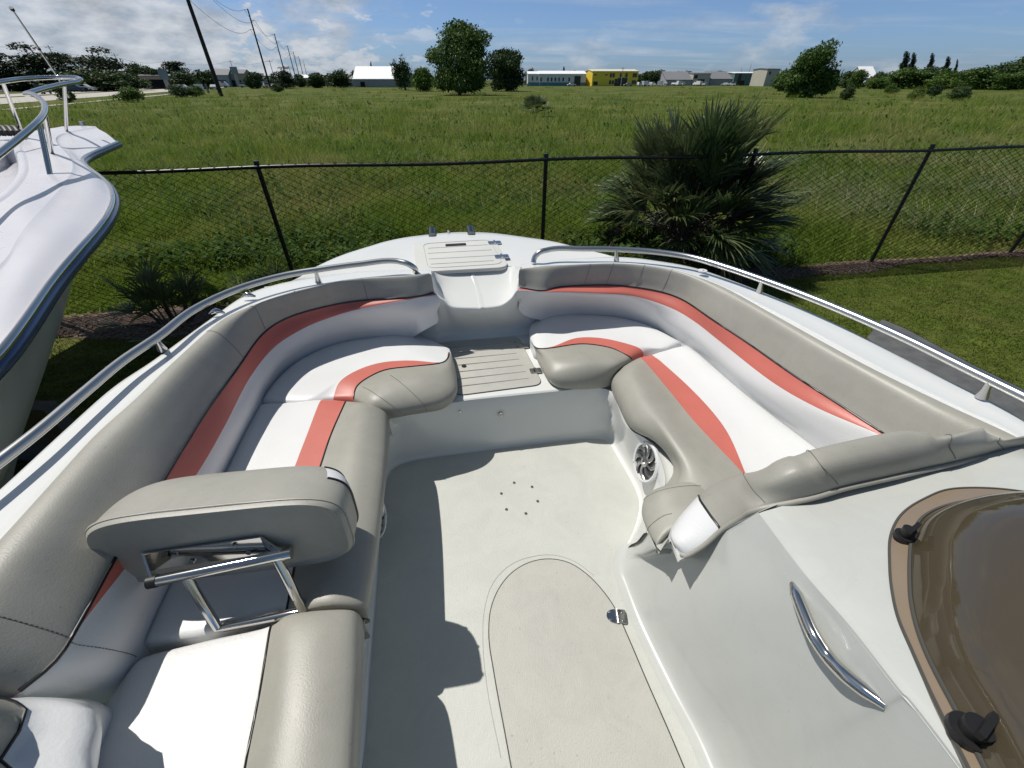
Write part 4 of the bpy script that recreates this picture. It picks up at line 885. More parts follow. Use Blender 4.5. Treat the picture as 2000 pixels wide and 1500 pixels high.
for u_, w_ in ((-.12, -.015), (-.09, -.042), (.02, -.004), (.045, -.032)):
    q = fb(u_, -.024, w_); tube('screw', [q, q + (sa*.004, -ca*.005, 0)], .006, SSB, brk, ns=8)
tube('hinge_bar', [tL, tR], .0135, SS, fbo, ns=14)
for q, e in ((tL, 1), (tR, -1)):
    m = MB(); dd = (tR - tL)/np.linalg.norm(tR - tL); m.tube([q - dd*e*.014, q + dd*e*.006], .015, ns=12); m.build('end_cap', [RUB if e == 1 else SS], fbo, True)
d_ = (tR - tL); legs = [tL + d_*.22 , tL + d_*.92]
bl_, br_ = P(425,1226,1.645), P(592,1192,1.65)
tube('frame', [legs[0], legs[0]*.5 + bl_*.5, bl_, bl_ + d_*.05 + (0,0,-.004), br_ - d_*.04 + (0,0,-.004), br_, legs[1]*.5 + br_*.5, legs[1]], .0115, SS, fbo, ns=12)

# --- trailer under the boat
trl = thing('boat_trailer', 'grey galvanised trailer with a flat textured fender beside the white boat', 'trailer', (1.8, .9, .3))
tz = .72
fo = PS([(1723,623,tz),(1770,642,tz),(1900,712,tz),(2060,790,tz),(2160,960,tz),(1990,880,tz),(1830,780,tz),(1694,658,tz)])
fend = poly_slab('fender', fo, .03, GALV, trl, bevel=.01)
m = MB(); e = [fo[0], fo[1], fo[2], fo[3]]
V = []
for p in e: V += [p + (0,0,.001), p + np.array((.06,.03,-.20))]
mesh_obj('fender_skirt', V, [(2*i, 2*i+1, 2*i+3, 2*i+2) for i in range(3)], GALV, trl, smooth=False)
m = MB()
for x in (-.75, 1.0): m.box((x, .6, .55), (.08, 4.6, .12), rz=.17)
for y in (-.6, .6, 1.8): m.box((.1, y, .52), (1.7, .08, .08), rz=.17)
m.build('frame', [GALV], trl)
for sx in (-1.25, 1.75):
    c = np.array((sx, .3, .34)); w0 = MB(); w0.tube([c - RT*.11, c + RT*.11], .34, ns=32); wh = w0.build('wheel', [RUB], trl, True)
    w1m = MB(); w1m.tube([c - RT*.115, c + RT*.115], .19, ns=24); w1m.build('rim', [GALV], wh, True)
# supports: keel rests on the frame
for y in (-.4, .7, 1.7): m = MB(); m.box((.05 - .17*(y-.5), y, .64), (1.0, .1, .16), rz=.17); m.build('bunk', [GALV], trl)

# ================================================================== neighbouring boat on the left
KB = .92
def Q(px, py, d): return P(px, py, H - d*KB)
LBO = (-3.6, 3.0, .6)
nb = thing('fishing_boat', 'white fishing boat with navy rub rail and steel bow rail, left of the open boat', 'boat', LBO)
Rl = [(-900,1900,1.02),(-420,1080,.97),(-150,820,.93),(0,680,.87),(100,545,.82),(150,486,.78),(185,448,.76),(207,418,.74),(218,388,.72),(212,364,.705),(197,347,.69),(178,332,.675),(163,320,.66),(160,309,.65),(180,297,.64),(228,277,.62)]
El = [(-900,1300,.90),(-420,840,.86),(-150,650,.82),(0,530,.77),(40,478,.72),(72,440,.68),(104,402,.66),(130,370,.63),(146,345,.61),(150,328,.60),(143,312,.585),(130,298,.575),(116,284,.565),(113,272,.56),(132,262,.55),(190,250,.53)]
R0 = cr([Q(*p) for p in Rl], 90, uniform=True); E0 = cr([Q(*p) for p in El], 90, uniform=True)
E1 = E0 + (0, 0, .012); eu = (E0 - R0); eu[:, 2] = 0; eu /= np.linalg.norm(eu, axis=1)[:, None]; inw = E0 + eu*.05 + (0, 0, .014)
mid1 = E0*.5 + R0*.5; mid1 += np.array((.006, 0, .012))
def matched(rows, m_=4): return np.array([catu(np.array([r[j] for r in rows]), m_) for j in range(len(rows[0]))])
G = matched([R0, mid1, E0, inw])
grid_obj('deck_side', G, LGEL, nb, auto=60)
# deck top as a strip between its outer edge and the bow well / far side
In = [(-1300,1150,.84),(-700,720,.80),(-330,540,.76),(-120,462,.70),(-30,412,.65),(15,386,.62),(40,362,.60),(54,340,.59),(56,326,.58),(54,312,.575),(50,300,.565),(44,288,.56),(52,276,.55),(78,262,.545),(96,253,.54),(120,247,.53)]
I0 = cr([Q(*p) for p in In], 90, uniform=True)
G = matched([inw, inw*.6 + I0*.4 + (0,0,.008), I0]); grid_obj('deck', G, LGEL, nb, auto=60)
# recessed bow well
wn_ = I0[:72]; cw = np.array((wn_[:, 0].min()*.3 + wn_[-1][0]*.7 - .8, wn_[-1][1] - .6, 0))
def inset(p, k, dz):
    q = p.copy(); q[:, 0] -= k; q[:, 1] -= k*.35; q[:, 2] -= dz; return q
G = matched([wn_, inset(wn_, .02, -.010), inset(wn_, .06, .0), inset(wn_, .12, .14), inset(wn_, .6, .20)]); grid_obj('bow_well', G, LGEL, nb, auto=70)
# far half of the fore deck
V = [Q(120,247,.53), Q(96,253,.54), Q(78,262,.545), Q(52,276,.55), Q(44,288,.56), Q(0,287,.57), Q(-160,330,.60), Q(-400,300,.60), Q(-160,266,.55), Q(0,262,.55), Q(60,256,.54)]
poly_slab('deck', V, .25, LGEL, nb, bevel=.02)
G, _ = grid([np.array([Q(190,250,.53), Q(150,246,.53), Q(120,246,.53)]), np.array([Q(228,277,.62), Q(196,262,.62), Q(165,252,.62)])], 10, 3); grid_obj('pulpit', G, LGEL, nb)
# hull flank below the rub rail
h1 = R0 - (0, 0, .04); 
def sk(k, z, dy):
    q = R0.copy(); q[:, 0] -= k; q[:, 2] = z; q[:, 1] += dy; return q
w_ = np.linspace(0, 1, 90)
wf = np.clip(w_/.55, 0, 1); bw = np.clip((w_ - .55)/.45, 0, 1)**1.2
def flank(k0, k1, kb, z, dy0, dyb):
    q = R0.copy(); q[:, 0] -= k0 + k1*wf + kb*bw; q[:, 1] -= dy0*wf + dyb*bw; q[:, 2] = z; return q
G = matched([h1, flank(.06, .22, .25, R0[:, 2] - .22, .05, .35), flank(.12, .44, .5, R0[:, 2] - .50, .10, .8), flank(.25, .80, .6, 1.15, .2, 1.1), flank(.32, .96, .6, .93, .3, 1.2), flank(.34, .98, .6, .90, .3, 1.2), flank(.50, 1.15, .6, .66, .5, 1.4), flank(1.2, 1.6, .5, .42, .8, 1.5)], 3)
grid_obj('hull', G, [HULLG, BOTP], nb, [0 if c < 12 else 1 for c in range(G.shape[1] - 1)], auto=60)
tube('rub_rail', R0 + (0.01, 0, -.03), .030, NAVY, nb, ns=12)
tube('rub_rail_insert', R0 + (.018, -.012, -.004), .017, SS, nb, ns=12)
stt = []
# bow rail: upper hoop and sweep back
rl = [Q(-330,560,.40),Q(-120,390,.33),Q(0,300,.26),Q(40,268,.20),Q(72,240,.14),Q(88,215,.09),Q(82,197,.06),Q(62,184,.04),Q(48,181,.03)]
tube('bow_rail', rl, .019, SS, nb, ns=14, n=60)
hp2 = [Q(48,183,.028),Q(80,174,.02),Q(118,164,.010),Q(150,158,.004),Q(158,155,.0012)]
v_far = [PZ for PZ in [np.array((-4.35,5.2,2.752)), np.array((-4.5,5.35,2.76)), np.array((-4.9,5.2,2.76)), np.array((-5.4,4.6,2.75)), np.array((-6.3,3.3,2.735))]]
def RZ(px, py, D):          # point on the pixel ray at forward distance D
    v = 750.0 - py; fw = F*CP + v*SP; return np.array(((px - 1000)/fw*D, D, H + (v*CP - F*SP)/fw*D))
hoop = [RZ(50,184,4.15), RZ(90,172,4.5), RZ(130,163,4.85), RZ(152,159,5.05), RZ(158,155,5.15), RZ(150,152,5.2), RZ(110,151,5.2), RZ(60,153,5.0), RZ(0,160,4.6), RZ(-100,175,4.1)]
tube('bow_rail', hoop, .019, SS, nb, ns=14, n=60)
rl2 = [RZ(-330,560,1.3), RZ(-120,390,2.1), RZ(0,300,2.75), RZ(40,268,3.05), RZ(72,240,3.35), RZ(88,215,3.7), RZ(82,197,3.95), RZ(62,184,4.1), RZ(50,184,4.15)]
bpy.data.objects.remove(bpy.data.objects['bow_rail']); tube('bow_rail', rl2, .019, SS, nb, ns=14, n=60)
for top_, foot in ((RZ(76,238,3.42), Q(101,356,.64)), (RZ(86,218,3.66), Q(102,303,.575)), (RZ(126,166,4.8), Q(130,258,.545)), (RZ(5,160,4.65), Q(46,268,.55))):
    s_t = tube('stanchion', [foot, top_], .016, SS, nb, ns=12); tube('base_plate', [foot, foot + (0,0,.008)], .042, SS, s_t, ns=18)
m = MB(); c = Q(163,246,.52); m.tube([c, c + (0,0,.05)], .03, ns=12); m.build('cleat', [SSB], nb, True)
m = MB(); c = Q(0,262,.50)
for k in range(4): m.tube([c + (-.10 + k*.06, 0, .0), c + (-.05 + k*.06, .05, .05), c + (.05 + k*.06, -.02, .01)], .03, ns=10, n=8)
m.build('windlass', [RUB], nb, True)
# radio whip aerial standing behind its bow rail
m = MB(); a, b_ = RZ(113,150,5.4), RZ(25,20,5.0); foot = RZ(135,190,5.45); 
ant = tube('antenna', [foot, a, b_], [.016, .012, .007], SSB, nb, ns=8)
tube('antenna_tip', [b_*1.0, b_ + (b_ - a)*.035], .016, RUB, ant, ns=8); tube('ferrule', [a*.55 + b_*.45, a*.53 + b_*.47], .015, RUB, ant, ns=8)
for y in (1.0, 2.6): m = MB(); m.box((-4.3, y, .3), (1.0, .12, .6)); m.build('trailer_bunk', [GALV], nb)

# ================================================================== fence
posts_x = [-9.6, -6.6, -3.21, .47, 3.62, 6.67, 9.77, 12.9, 16.0, 19.1, 22.2]
fence = thing('chain_link_fence', 'black chain link fence with top rail between the lawn and the field', 'fence', (0, 6.3, 0))
fa, fb_ = np.array((-11.5, fenY(-11.5), 0)), np.array((23.5, fenY(23.5), 0)); fd = (fb_ - fa); FL = np.linalg.norm(fd); fd /= FL; fn = np.array((-fd[1], fd[0], 0))
sag = lambda x: FH + .012*math.sin(x*1.7)
tube('top_rail', [np.array((x, fenY(x), sag(x))) for x in np.linspace(-11.5, 23.5, 80)], .021, FENB, fence, ns=10)
for x in posts_x:
    lx = {3.62: .0}.get(x, 0); p = tube('fence_post', [(x, fenY(x) + .03, -.05), (x + lx, fenY(x) + .03, FH + .02)], .029, FENB, fence, ns=12)
    m = MB(); m.tube([(x, fenY(x) + .03, FH - .02), (x, fenY(x) + .03, FH + .05), (x, fenY(x) + .03, FH + .075)], .033, ns=12); m.build('post_cap', [FENB], p, True)
# rail ties
# woven mesh as real wires
pitch = .080; nw = int(FL/pitch); nz = int((FH + .03)/(pitch*.5)); hz = (FH + .02)/nz
i = np.arange(nw)[:, None]; k = np.arange(nz + 1)[None, :]
off = np.where((k + i) % 2 == 0, 0.0, pitch*1.04); s = i*pitch + off + pitch*.25*np.sin(i*.21)*0; zz_ = k*hz + .02 + 0*i
bow = .018*np.sin(s*1.9)*np.sin(zz_*1.6); dd_ = np.where(k % 2 == 0, .0035, -.0035) + bow
PT = fa[None, None] + s[..., None]*fd + dd_[..., None]*fn + zz_[..., None]*np.array((0, 0, 1.0))
r = .0052; offs = np.array([fd*r, fn*r*.9 - fd*r*.5 , -fn*r*.9 - fd*r*.5])
VV = (PT[:, :, None, :] + offs[None, None]).reshape(-1, 3); base_ = (np.arange(nw)[:, None]*(nz + 1) + np.arange(nz)[None, :])[..., None]*3
qs = [np.stack([base_[..., 0] + a, base_[..., 0] + b, base_[..., 0] + 3 + b, base_[..., 0] + 3 + a], -1).reshape(-1, 4) for a, b in ((0, 1), (1, 2), (2, 0))]
fast_mesh('wire_mesh', VV, np.concatenate(qs), FENW, fence, smooth=True)

# ================================================================== palms
def fan_leaf(mb_, base, d, up, L_, n_=22, spread=2.5, droop=.25, wide=.035, fold=.25):
    """one fan frond: blades radiating from the petiole tip; appended as arrays"""
    d = d/np.linalg.norm(d); s = np.cross(d, up); s /= np.linalg.norm(s); nrm = np.cross(s, d)
    for i in range(n_):
        a = (i/(n_-1) - .5)*spread; l = L_*(.80 + .35*math.cos(a*.8))*random.uniform(.85, 1.1)
        v = d*math.cos(a) + s*math.sin(a); v = v + nrm*(fold*abs(math.sin(a)) + random.uniform(-.05, .05)); v /= np.linalg.norm(v)
        sd = np.cross(v, nrm + .5*s*random.uniform(-1, 1)); sd /= np.linalg.norm(sd)
        pts = []
        dr = droop*random.uniform(.5, 1.8)
        for q, wq in ((0, .45), (.35, 1.0), (.65, .8), (.85, .45), (1.0, .04)):
            p = base + v*l*q - np.array((0, 0, 1.0))*dr*l*max(0, q - .35)**2*1.6; pts.append((p - sd*wide*wq*.5, p + sd*wide*wq*.5))
        o = len(mb_[0])
        for a_, b2 in pts: mb_[0].extend([a_, b2])
        for q in range(4): mb_[1].append((o + 2*q, o + 2*q + 1, o + 2*q + 3, o + 2*q + 2))
PALM = foliage('palm_frond', (.036, .070, .022), (.115, .155, .062), (.15, .17, .075), vscale=1.2, transl=.22, rough=.36, spec=.45)
DEADP = foliage('dead_frond', (.10, .065, .035), (.23, .17, .11), transl=.15, rough=.8)
YELP = foliage('pale_frond', (.20, .24, .07), (.38, .40, .17), transl=.4, rough=.5)
BARK = mat('bark', (.085, .065, .050), .9, bump=1.0, bscale=25, var=.4, vscale=8)
def palm(name, label, loc, nl, R_, hgt, trunk_h, dead=0, cat='palm', pale=0, group=None, spread=2.5, stiff=0):
    t_ = thing(name, label, cat, loc, group); o = np.array(loc, float)
    live = ([], []); de = ([], []); pa = ([], []); st = MB()
    for i in range(nl + dead + pale):
        isd = i >= nl and i < nl + dead; isp = i >= nl + dead
        az = i*2.399 + random.uniform(-.3, .3); el = random.uniform(.05 if not stiff else .25, 1.5) if not isd else random.uniform(-1.0, .1)
        if isp: el = random.uniform(.2, .7)
        if i % 3 == 0 and not isd: el = random.uniform(.8, 1.4)
        if stiff and i % 5 == 1 and not isd: el = random.uniform(-.25, .35)
        c0 = o + (0.18*math.cos(az), .18*math.sin(az), trunk_h*random.uniform(.55 if not stiff else .2, 1.0))
        pl = R_*random.uniform(.45, .72); dv_ = np.array((math.cos(az)*math.cos(el), math.sin(az)*math.cos(el), math.sin(el)))
        tip_ = c0 + dv_*pl*np.array((1, 1, hgt)); st.tube([c0, c0*.5 + tip_*.5 + (0, 0, .05), tip_], [.014, .010, .007], ns=5, n=5)
        fan_leaf(de if isd else (pa if isp else live), tip_, dv_ + np.array((0, 0, -.05 if not isd else -.6)), np.array((0, 0, 1.0)) + .3*rng.normal(size=3), R_*random.uniform(.42, .60), n_=26 if R_ > 1 else 16, droop=.18 if not isd else .7, wide=(.036*max(R_, .5)/1.4 + .008)*(.8 if stiff else 1), spread=spread if not isd else 2.2, fold=.25 if not stiff else .5)
    st.build('stem', [BARK], t_, True)
    if live[0]: fast_mesh('fronds', np.array(live[0]), np.array(live[1]), PALM, t_)
    if de[0]: fast_mesh('dead_fronds', np.array(de[0]), np.array(de[1]), DEADP, t_)
    if pa[0]: fast_mesh('pale_fronds', np.array(pa[0]), np.array(pa[1]), YELP, t_)
    if trunk_h > .3: tube('trunk', [o, o + (.02, 0, trunk_h*.5), o + (0, 0, trunk_h)], [.17, .14, .12], BARK, t_, ns=12)
    return t_
palm('fan_palm', 'large bushy fan palm with brown dead fronds behind the chain link fence', (3.02, 7.5, 0), 150, 1.40, 1.06, 1.0, dead=14, spread=1.5, stiff=1)
palm('young_palmetto', 'small dark palmetto in the mulch beside the left boat hull', (-4.55, 4.95, 0), 20, .62, 1.1, .15, cat='palmetto')
palm('young_palmetto', 'small palmetto with one pale yellow fan frond by the port rail', (-3.25, 5.35, 0), 12, .60, .9, .1, cat='palmetto', pale=5)
palm('field_palmetto', 'grey green palmetto clump alone in the field below the white and blue warehouse', (2.2, 46, 0), 26, 1.4, .9, .3, cat='palmetto')

# ================================================================== trees
def leaf_cloud(blobs, n, size, seed, fill=.22, tall=1.0):
    r = np.random.default_rng(seed); vol = np.array([b[3]*b[4]*b[5] for b in blobs])**.67; cnt = (vol/vol.sum()*n).astype(int); out = []
    for b, c in zip(blobs, cnt):
        u = r.normal(size=(c, 3)); u /= np.linalg.norm(u, axis=1)[:, None]
        bump_ = 1 + .16*np.sin(u[:, 0]*7 + b[0])*np.sin(u[:, 1]*6 + b[1]*3) + .12*np.sin(u[:, 2]*9 + b[2]*2)
        rad = np.where(r.random(c) < fill, r.uniform(.2, .8, c), r.normal(.93, .10, c))*bump_
        p = np.array(b[:3]) + u*rad[:, None]*np.array(b[3:6])
        nr = u + .9*r.normal(size=(c, 3)); nr /= np.linalg.norm(nr, axis=1)[:, None]
        a = np.cross(nr, r.normal(size=(c, 3))); a /= np.linalg.norm(a, axis=1)[:, None]; bb = np.cross(nr, a)
        s = size*r.uniform(.6, 1.4, c)[:, None]; out.append(np.stack([p - a*s, p + bb*s*.55, p + a*s, p - bb*s*.55], 1).reshape(-1, 3))
    V = np.concatenate(out); return V, np.arange(len(V)).reshape(-1, 4)
G_MID = foliage('leaves_mid', (.032, .072, .014), (.080, .145, .030), (.11, .17, .04), vscale=.25, transl=.22)
G_DARK = foliage('leaves_dark', (.018, .040, .012), (.045, .080, .024), (.062, .098, .030), vscale=.2, transl=.15)
G_PINE = foliage('needles', (.014, .030, .012), (.034, .056, .021), transl=.1)
G_LIGHT = foliage('leaves_light', (.045, .095, .014), (.095, .165, .028), (.12, .18, .04), vscale=.3, transl=.3)
def make_tree(name, kind, h, wd, seed, n, size, matl):
    r = random.Random(seed); root = thing(name, name, 'tree'); bl = []; limbs = MB()
    if kind == 'round':
        for i in range(6): a = i*1.05 + r.uniform(-.3, .3); bl.append((math.cos(a)*wd*.24, math.sin(a)*wd*.24, h*r.uniform(.12, .24), wd*.17, wd*.17, h*.12))
        for i in range(20):
            a = r.uniform(0, 6.28); q = r.uniform(.1, .78)**.7; z = r.uniform(.18, .86)
            env = math.sin(math.pi*min(max((z - .02)/1.0, .05), .98))**.6; bl.append((math.cos(a)*q*wd*.42*env, math.sin(a)*q*wd*.42*env, z*h, wd*r.uniform(.13, .22), wd*r.uniform(.13, .22), h*r.uniform(.10, .17)))
        bl.append((0, 0, h*.5, wd*.34, wd*.34, h*.34)); th = h*.55
    elif kind == 'pine':                           # flat layered clumps on a bare stem
        for i in range(22):
            z = r.uniform(.30, .95); a = r.uniform(0, 6.28); q = r.uniform(.05, .9)*(1.15 - z)*1.0
            bl.append((math.cos(a)*q*wd*.7, math.sin(a)*q*wd*.7, z*h, wd*r.uniform(.16, .28), wd*r.uniform(.16, .28), h*r.uniform(.06, .11)))
        for i in range(7): a = r.uniform(0, 6.28); bl.append((math.cos(a)*wd*.3, math.sin(a)*wd*.3, h*r.uniform(.1, .4), wd*.25, wd*.25, h*.12))
        th = h*.93
    elif kind == 'tall':                           # feathery upright
        for i in range(12): z = i/11; bl.append((r.uniform(-.1, .1)*wd, r.uniform(-.1, .1)*wd, h*(.2 + .76*z), wd*(.40 - .30*z)*r.uniform(.7, 1.2), wd*(.40 - .30*z), h*.075))
        th = h*.97
    elif kind == 'low':
        for i in range(9): a = r.uniform(0, 6.28); q = r.uniform(.1, .8); bl.append((math.cos(a)*q*wd*.45, math.sin(a)*q*wd*.45, h*r.uniform(.3, .72), wd*r.uniform(.16, .26), wd*r.uniform(.16, .26), h*r.uniform(.2, .30)))
        bl.append((0, 0, h*.35, wd*.42, wd*.42, h*.33)); th = h*.5
    V, q = leaf_cloud(bl, n, size, seed); cr_ = fast_mesh('crown', V, q, matl, root)
    limbs.tube([(0, 0, -.2), (.02*wd, 0, th*.5), (0, .01*wd, th)], [h*.028 + .03, h*.02, h*.006], ns=8, n=8)
    for b in bl[:9]: limbs.tube([(0, 0, min(th, b[2])*.55), (b[0]*.5, b[1]*.5, b[2]*.8), b[:3]], [h*.010, h*.007, h*.003], ns=5, n=5)
    limbs.build('trunk', [BARK], root, True); return root
def place(px, D, src, sx=1, sz=1, rz=0, label=None, group=None):
    x, y = PD(px, D); return copy_thing(src, (x, y, 0), rz, (sx, sx, sz), label, group)
# the two field trees and the darker pair behind
tA = make_tree('field_tree', 'round', 12.9, 14.8, 11, 34000, .24, G_MID); x, y = PD(896, 112); tA.location = (x, y, 0); tag(tA, 'largest broad leafy tree standing alone in the middle of the field')
tB = make_tree('field_tree', 'round', 10.2, 12.5, 23, 16000, .26, G_DARK); x, y = PD(990, 150); tB.location = (x, y, 0); tB.scale = (1, 1, 1.12); tag(tB, 'darker tree close behind the right side of the largest field tree')
tC = make_tree('field_tree', 'round', 7.6, 10.2, 31, 20000, .20, G_MID); x, y = PD(1597, 96); tC.location = (x, y, 0); tC.scale = (1, 1, 1.08); tC.rotation_euler = (0, -.34, 0); tag(tC, 'bushy green tree in the right half of the field, behind the fan palm')
tD = make_tree('field_tree', 'low', 6.2, 8.5, 37, 7000, .26, G_LIGHT); x, y = PD(826, 150); tD.location = (x, y, 0); tag(tD, 'lower bright green tree left of the largest field tree')
tE = make_tree('field_tree', 'low', 5.8, 8.5, 41, 7000, .24, G_MID); x, y = PD(1536, 150); tE.location = (x, y, 0); tag(tE, 'lower tree at the left foot of the bushy tree on the right of the field')
tF = make_tree('upright_tree', 'low', 9.2, 7.2, 43, 4500, .24, G_DARK); x, y = PD(789, 165); tF.location = (x, y, 0); tag(tF, 'dark broad crowned tree at the right end of the long white roof')
src = {'pine1': make_tree('pine_tree', 'pine', 13, 11, 51, 7000, .30, G_PINE), 'pine2': make_tree('pine_tree', 'pine', 13, 12, 57, 7000, .30, G_PINE),
       'round1': make_tree('broadleaf_tree', 'round', 10, 11, 61, 5000, .36, G_DARK), 'round2': make_tree('broadleaf_tree', 'low', 7, 10, 67, 4500, .34, G_DARK),
       'tall1': make_tree('conifer_tree', 'tall', 13, 5, 71, 3500, .26, G_PINE), 'light': make_tree('broadleaf_tree', 'low', 8, 11, 73, 4500, .34, G_LIGHT), 'mid': make_tree('broadleaf_tree', 'round', 9, 11, 79, 5000, .34, G_MID)}
# name, px, distance, height (m), width factor
ordn = ['leftmost', 'second from the left', 'third from the left', 'fourth from the left', 'fifth from the left', 'sixth from the left', 'seventh from the left', 'eighth from the left', 'ninth from the left', 'tenth from the left', 'eleventh from the left', 'twelfth from the left', 'thirteenth from the left', 'fourteenth from the left', 'fifteenth from the left', 'sixteenth from the left', 'seventeenth from the left', 'eighteenth from the left', 'nineteenth from the left', 'twentieth from the left', 'twenty-first from the left', 'twenty-second from the left', 'twenty-third from the left']
base_h = {'pine1': 13, 'pine2': 13, 'round1': 10, 'round2': 7, 'tall1': 13, 'light': 8, 'mid': 9}; base_w = {'pine1': 11, 'pine2': 12, 'round1': 11, 'round2': 10, 'tall1': 5, 'light': 11, 'mid': 11}
first_used = {}
def row(items, group, fmt):
    for i, (k, px, D, top_y, wpx) in enumerate(items):
        v = 750.0 - top_y; hgt = H + (v*CP - F*SP)/(F*CP + v*SP)*D; wm = wpx/990.0*D*(1.3 if k != 'tall1' else 1)
        lab = fmt.format(ordn[i]); sx = wm/base_w[k]; sz = max(hgt, 2)/base_h[k]; rz = random.uniform(0, 6.28)
        x, y = PD(px, D)
        if k not in first_used:
            o = src[k]; first_used[k] = 1; o.location = (x, y, 0); o.rotation_euler = (0, -.25 if px > 1500 and k == 'tall1' else 0, rz); o.scale = (sx, sx, sz); o['label'] = lab; o['group'] = group
        else:
            o = copy_thing(src[k], (x, y, 0), rz, (sx, sx, sz), lab, group)
            if px > 1500 and k == 'tall1': o.rotation_mode = 'ZXY'; o.rotation_euler = (0, -.42, 0)
row([('round2',20,150,150,80),('round2',130,150,146,90),('pine1',5,150,94,75),('round1',60,160,130,80),('pine2',92,155,86,85),('pine1',140,170,104,70),('pine2',205,165,92,80),('round1',180,150,128,85),('round2',238,150,140,70),('round1',285,190,119,46),('round2',318,190,132,34),('pine1',350,195,120,40),('round2',355,180,138,50),('round2',395,190,135,40),('round2',440,260,137,40),('round2',475,280,139,60),('round2',420,300,141,60),('round2',300,230,142,60)], 'dark trees along the far side of the road', '{} of the dark trees across the road')
row([('round2',492,190,141,26),('pine2',555,200,130,34),('round2',585,230,144,26),('round2',618,210,141,38),('round1',662,215,133,44),('tall1',729,330,122,9),('round2',700,330,136,18),('round2',640,300,146,50),('round2',530,330,147,60)], 'dark trees behind the parked cars', '{} of the trees between the power poles and the long white roof')
row([('round1',1035,330,131,22),('round2',1070,380,138,26),('round2',1120,390,137,24),('tall1',1100,395,131,12),('round2',1150,420,140,30),('round2',1180,420,139,60),('round2',1270,330,138,30),('round1',1290,320,134,40),('round2',1340,400,138,40),('mid',1400,400,136,34),('round2',1420,420,141,40),('mid',1484,330,134,24),('round2',1445,430,144,24),('round2',1240,430,143,60),('round2',1315,430,142,50),('round2',1380,440,142,60),('round2',1505,430,141,50)], 'low trees behind the far buildings', '{} of the far trees behind the white and yellow buildings')
row([('round2',1660,210,138,40),('mid',1675,190,132,26),('round1',1722,200,137,34),('mid',1765,190,128,60),('tall1',1772,210,95,30),('tall1',1786,212,98,22),('round1',1805,190,126,60),('tall1',1821,215,99,20),('tall1',1852,215,106,22),('light',1842,170,134,46),('round1',1880,185,132,60),('tall1',1870,212,112,10),('mid',1915,175,128,60),('round1',1950,180,116,70),('round1',1995,180,103,70),('mid',1980,165,135,60),('light',1715,185,150,40),('round2',2040,180,120,90),('round2',1740,200,146,60),('round2',1830,205,144,80),('round2',1900,200,142,90),('round2',1960,195,138,90)], 'trees along the right edge of the field', '{} of the trees along the right edge of the field')
# small bushes in the field
row([('light',1804,82,176,24),('round2',1888,84,174,36),('round2',2060,90,172,30),('round2',1666,84,182,22),('light',1750,120,168,20),('round2',1836,104,170,20)], 'small bushes in the right of the field', '{} of the small bushes in the right part of the field')
row([('light',240,76,181,40),('round2',112,74,187,26),('round2',342,98,174,34),('light',372,100,176,28),('round2',537,140,168,22)], 'small bushes by the road verge', '{} of the small bushes along the road verge')

# ================================================================== roads, poles, wires
def road(name, n0, n1, y0, y1, z, m_, a=-22, k=-.367):
    nrm = np.array((-1, -.367))/math.hypot(1, .367); V = []
    for y in np.linspace(y0, y1, 2):
        for d_ in (n0, n1): p = np.array((a + k*y, y)) + nrm*d_; V.append((p[0], p[1], z))
    return tag(mesh_obj(name, V, [(0, 1, 3, 2)], m_, smooth=False), kind='structure')
CONC = mat('concrete_road', (.42, .40, .35), .85, bump=.3, bscale=2, var=.12, vscale=.2); ASPH = mat('car_park', (.16, .155, .15), .9, var=.3, vscale=.15)
road('road', 22, 36, 20, 900, .05, CONC); road('road', 39, 50, 20, 900, .05, CONC); road('car_park', 62, 100, 90, 700, .04, ASPH); road('path', 13, 14.5, 60, 135, .06, CONC)
WOOD = mat('pole_wood', (.030, .027, .025), .9, var=.3, vscale=2); WIRE = mat('power_wire', (.02, .02, .02), .6)
def pole(label, x, y, h, r, arms, group, lean=0, grp='pole', side=-1, cross=False):
    t_ = thing('power_pole', label, 'power pole', (x, y, 0), group)
    tube('shaft', [(x, y, -.2), (x + lean*h, y, h)], [r, r*.6], WOOD, t_, ns=10)
    pts = []
    dirr = np.array((-.9, -.33, 0))
    for k, z in enumerate(arms):
        c = np.array((x + lean*z, y, z)); 
        if cross: e0, e1 = c - dirr*1.3, c + dirr*1.3; tube('crossarm', [e0, e1], .07, WOOD, t_, ns=6)
        else: e0, e1 = c, c + dirr*1.25*(1 if k % 2 == 0 else -1) + (0, 0, .15); tube('insulator_arm', [e0, e1], .06, WOOD, t_, ns=6)
        pts.append(e1)
    return pts
PL = [(103, 25), (198, 23.2), (294, 23), (392, 23), (458, 22.5), (548, 22.5), (667, 22.5)]
polew = []
labs = ['tall dark power pole nearest the camera, beside the small white sign', 'second tall power pole beyond the nearest one', 'third tall power pole, above the palm like tree', 'fourth tall power pole counting away along the road', 'fifth tall power pole counting away along the road', 'sixth tall power pole counting away along the road', 'farthest of the tall power poles along the road']
for i, (D, h_) in enumerate(PL):
    x = -22 - .367*D; polew.append(pole(labs[i], x, D, h_, .42 if i == 0 else .36, [h_ - .4, h_ - 3.2, h_ - 5.8] if i else [21.5, 18.6, 16.2], 'tall power poles along the road', lean=-.004))
xw, yw = -22 + .367*0 + 0, 20
def wire(a, b, sag_, r_=.035):
    s = np.linspace(0, 1, 24)[:, None]; p = a*(1-s) + b*s; p[:, 2] -= (4*s*(1-s)*sag_)[:, 0]; return p
Lines = [[np.array((-22 + 40*.367 - 1.2, -40, polew[0][k][2]))] + [q[k] for q in polew] for k in range(3)]
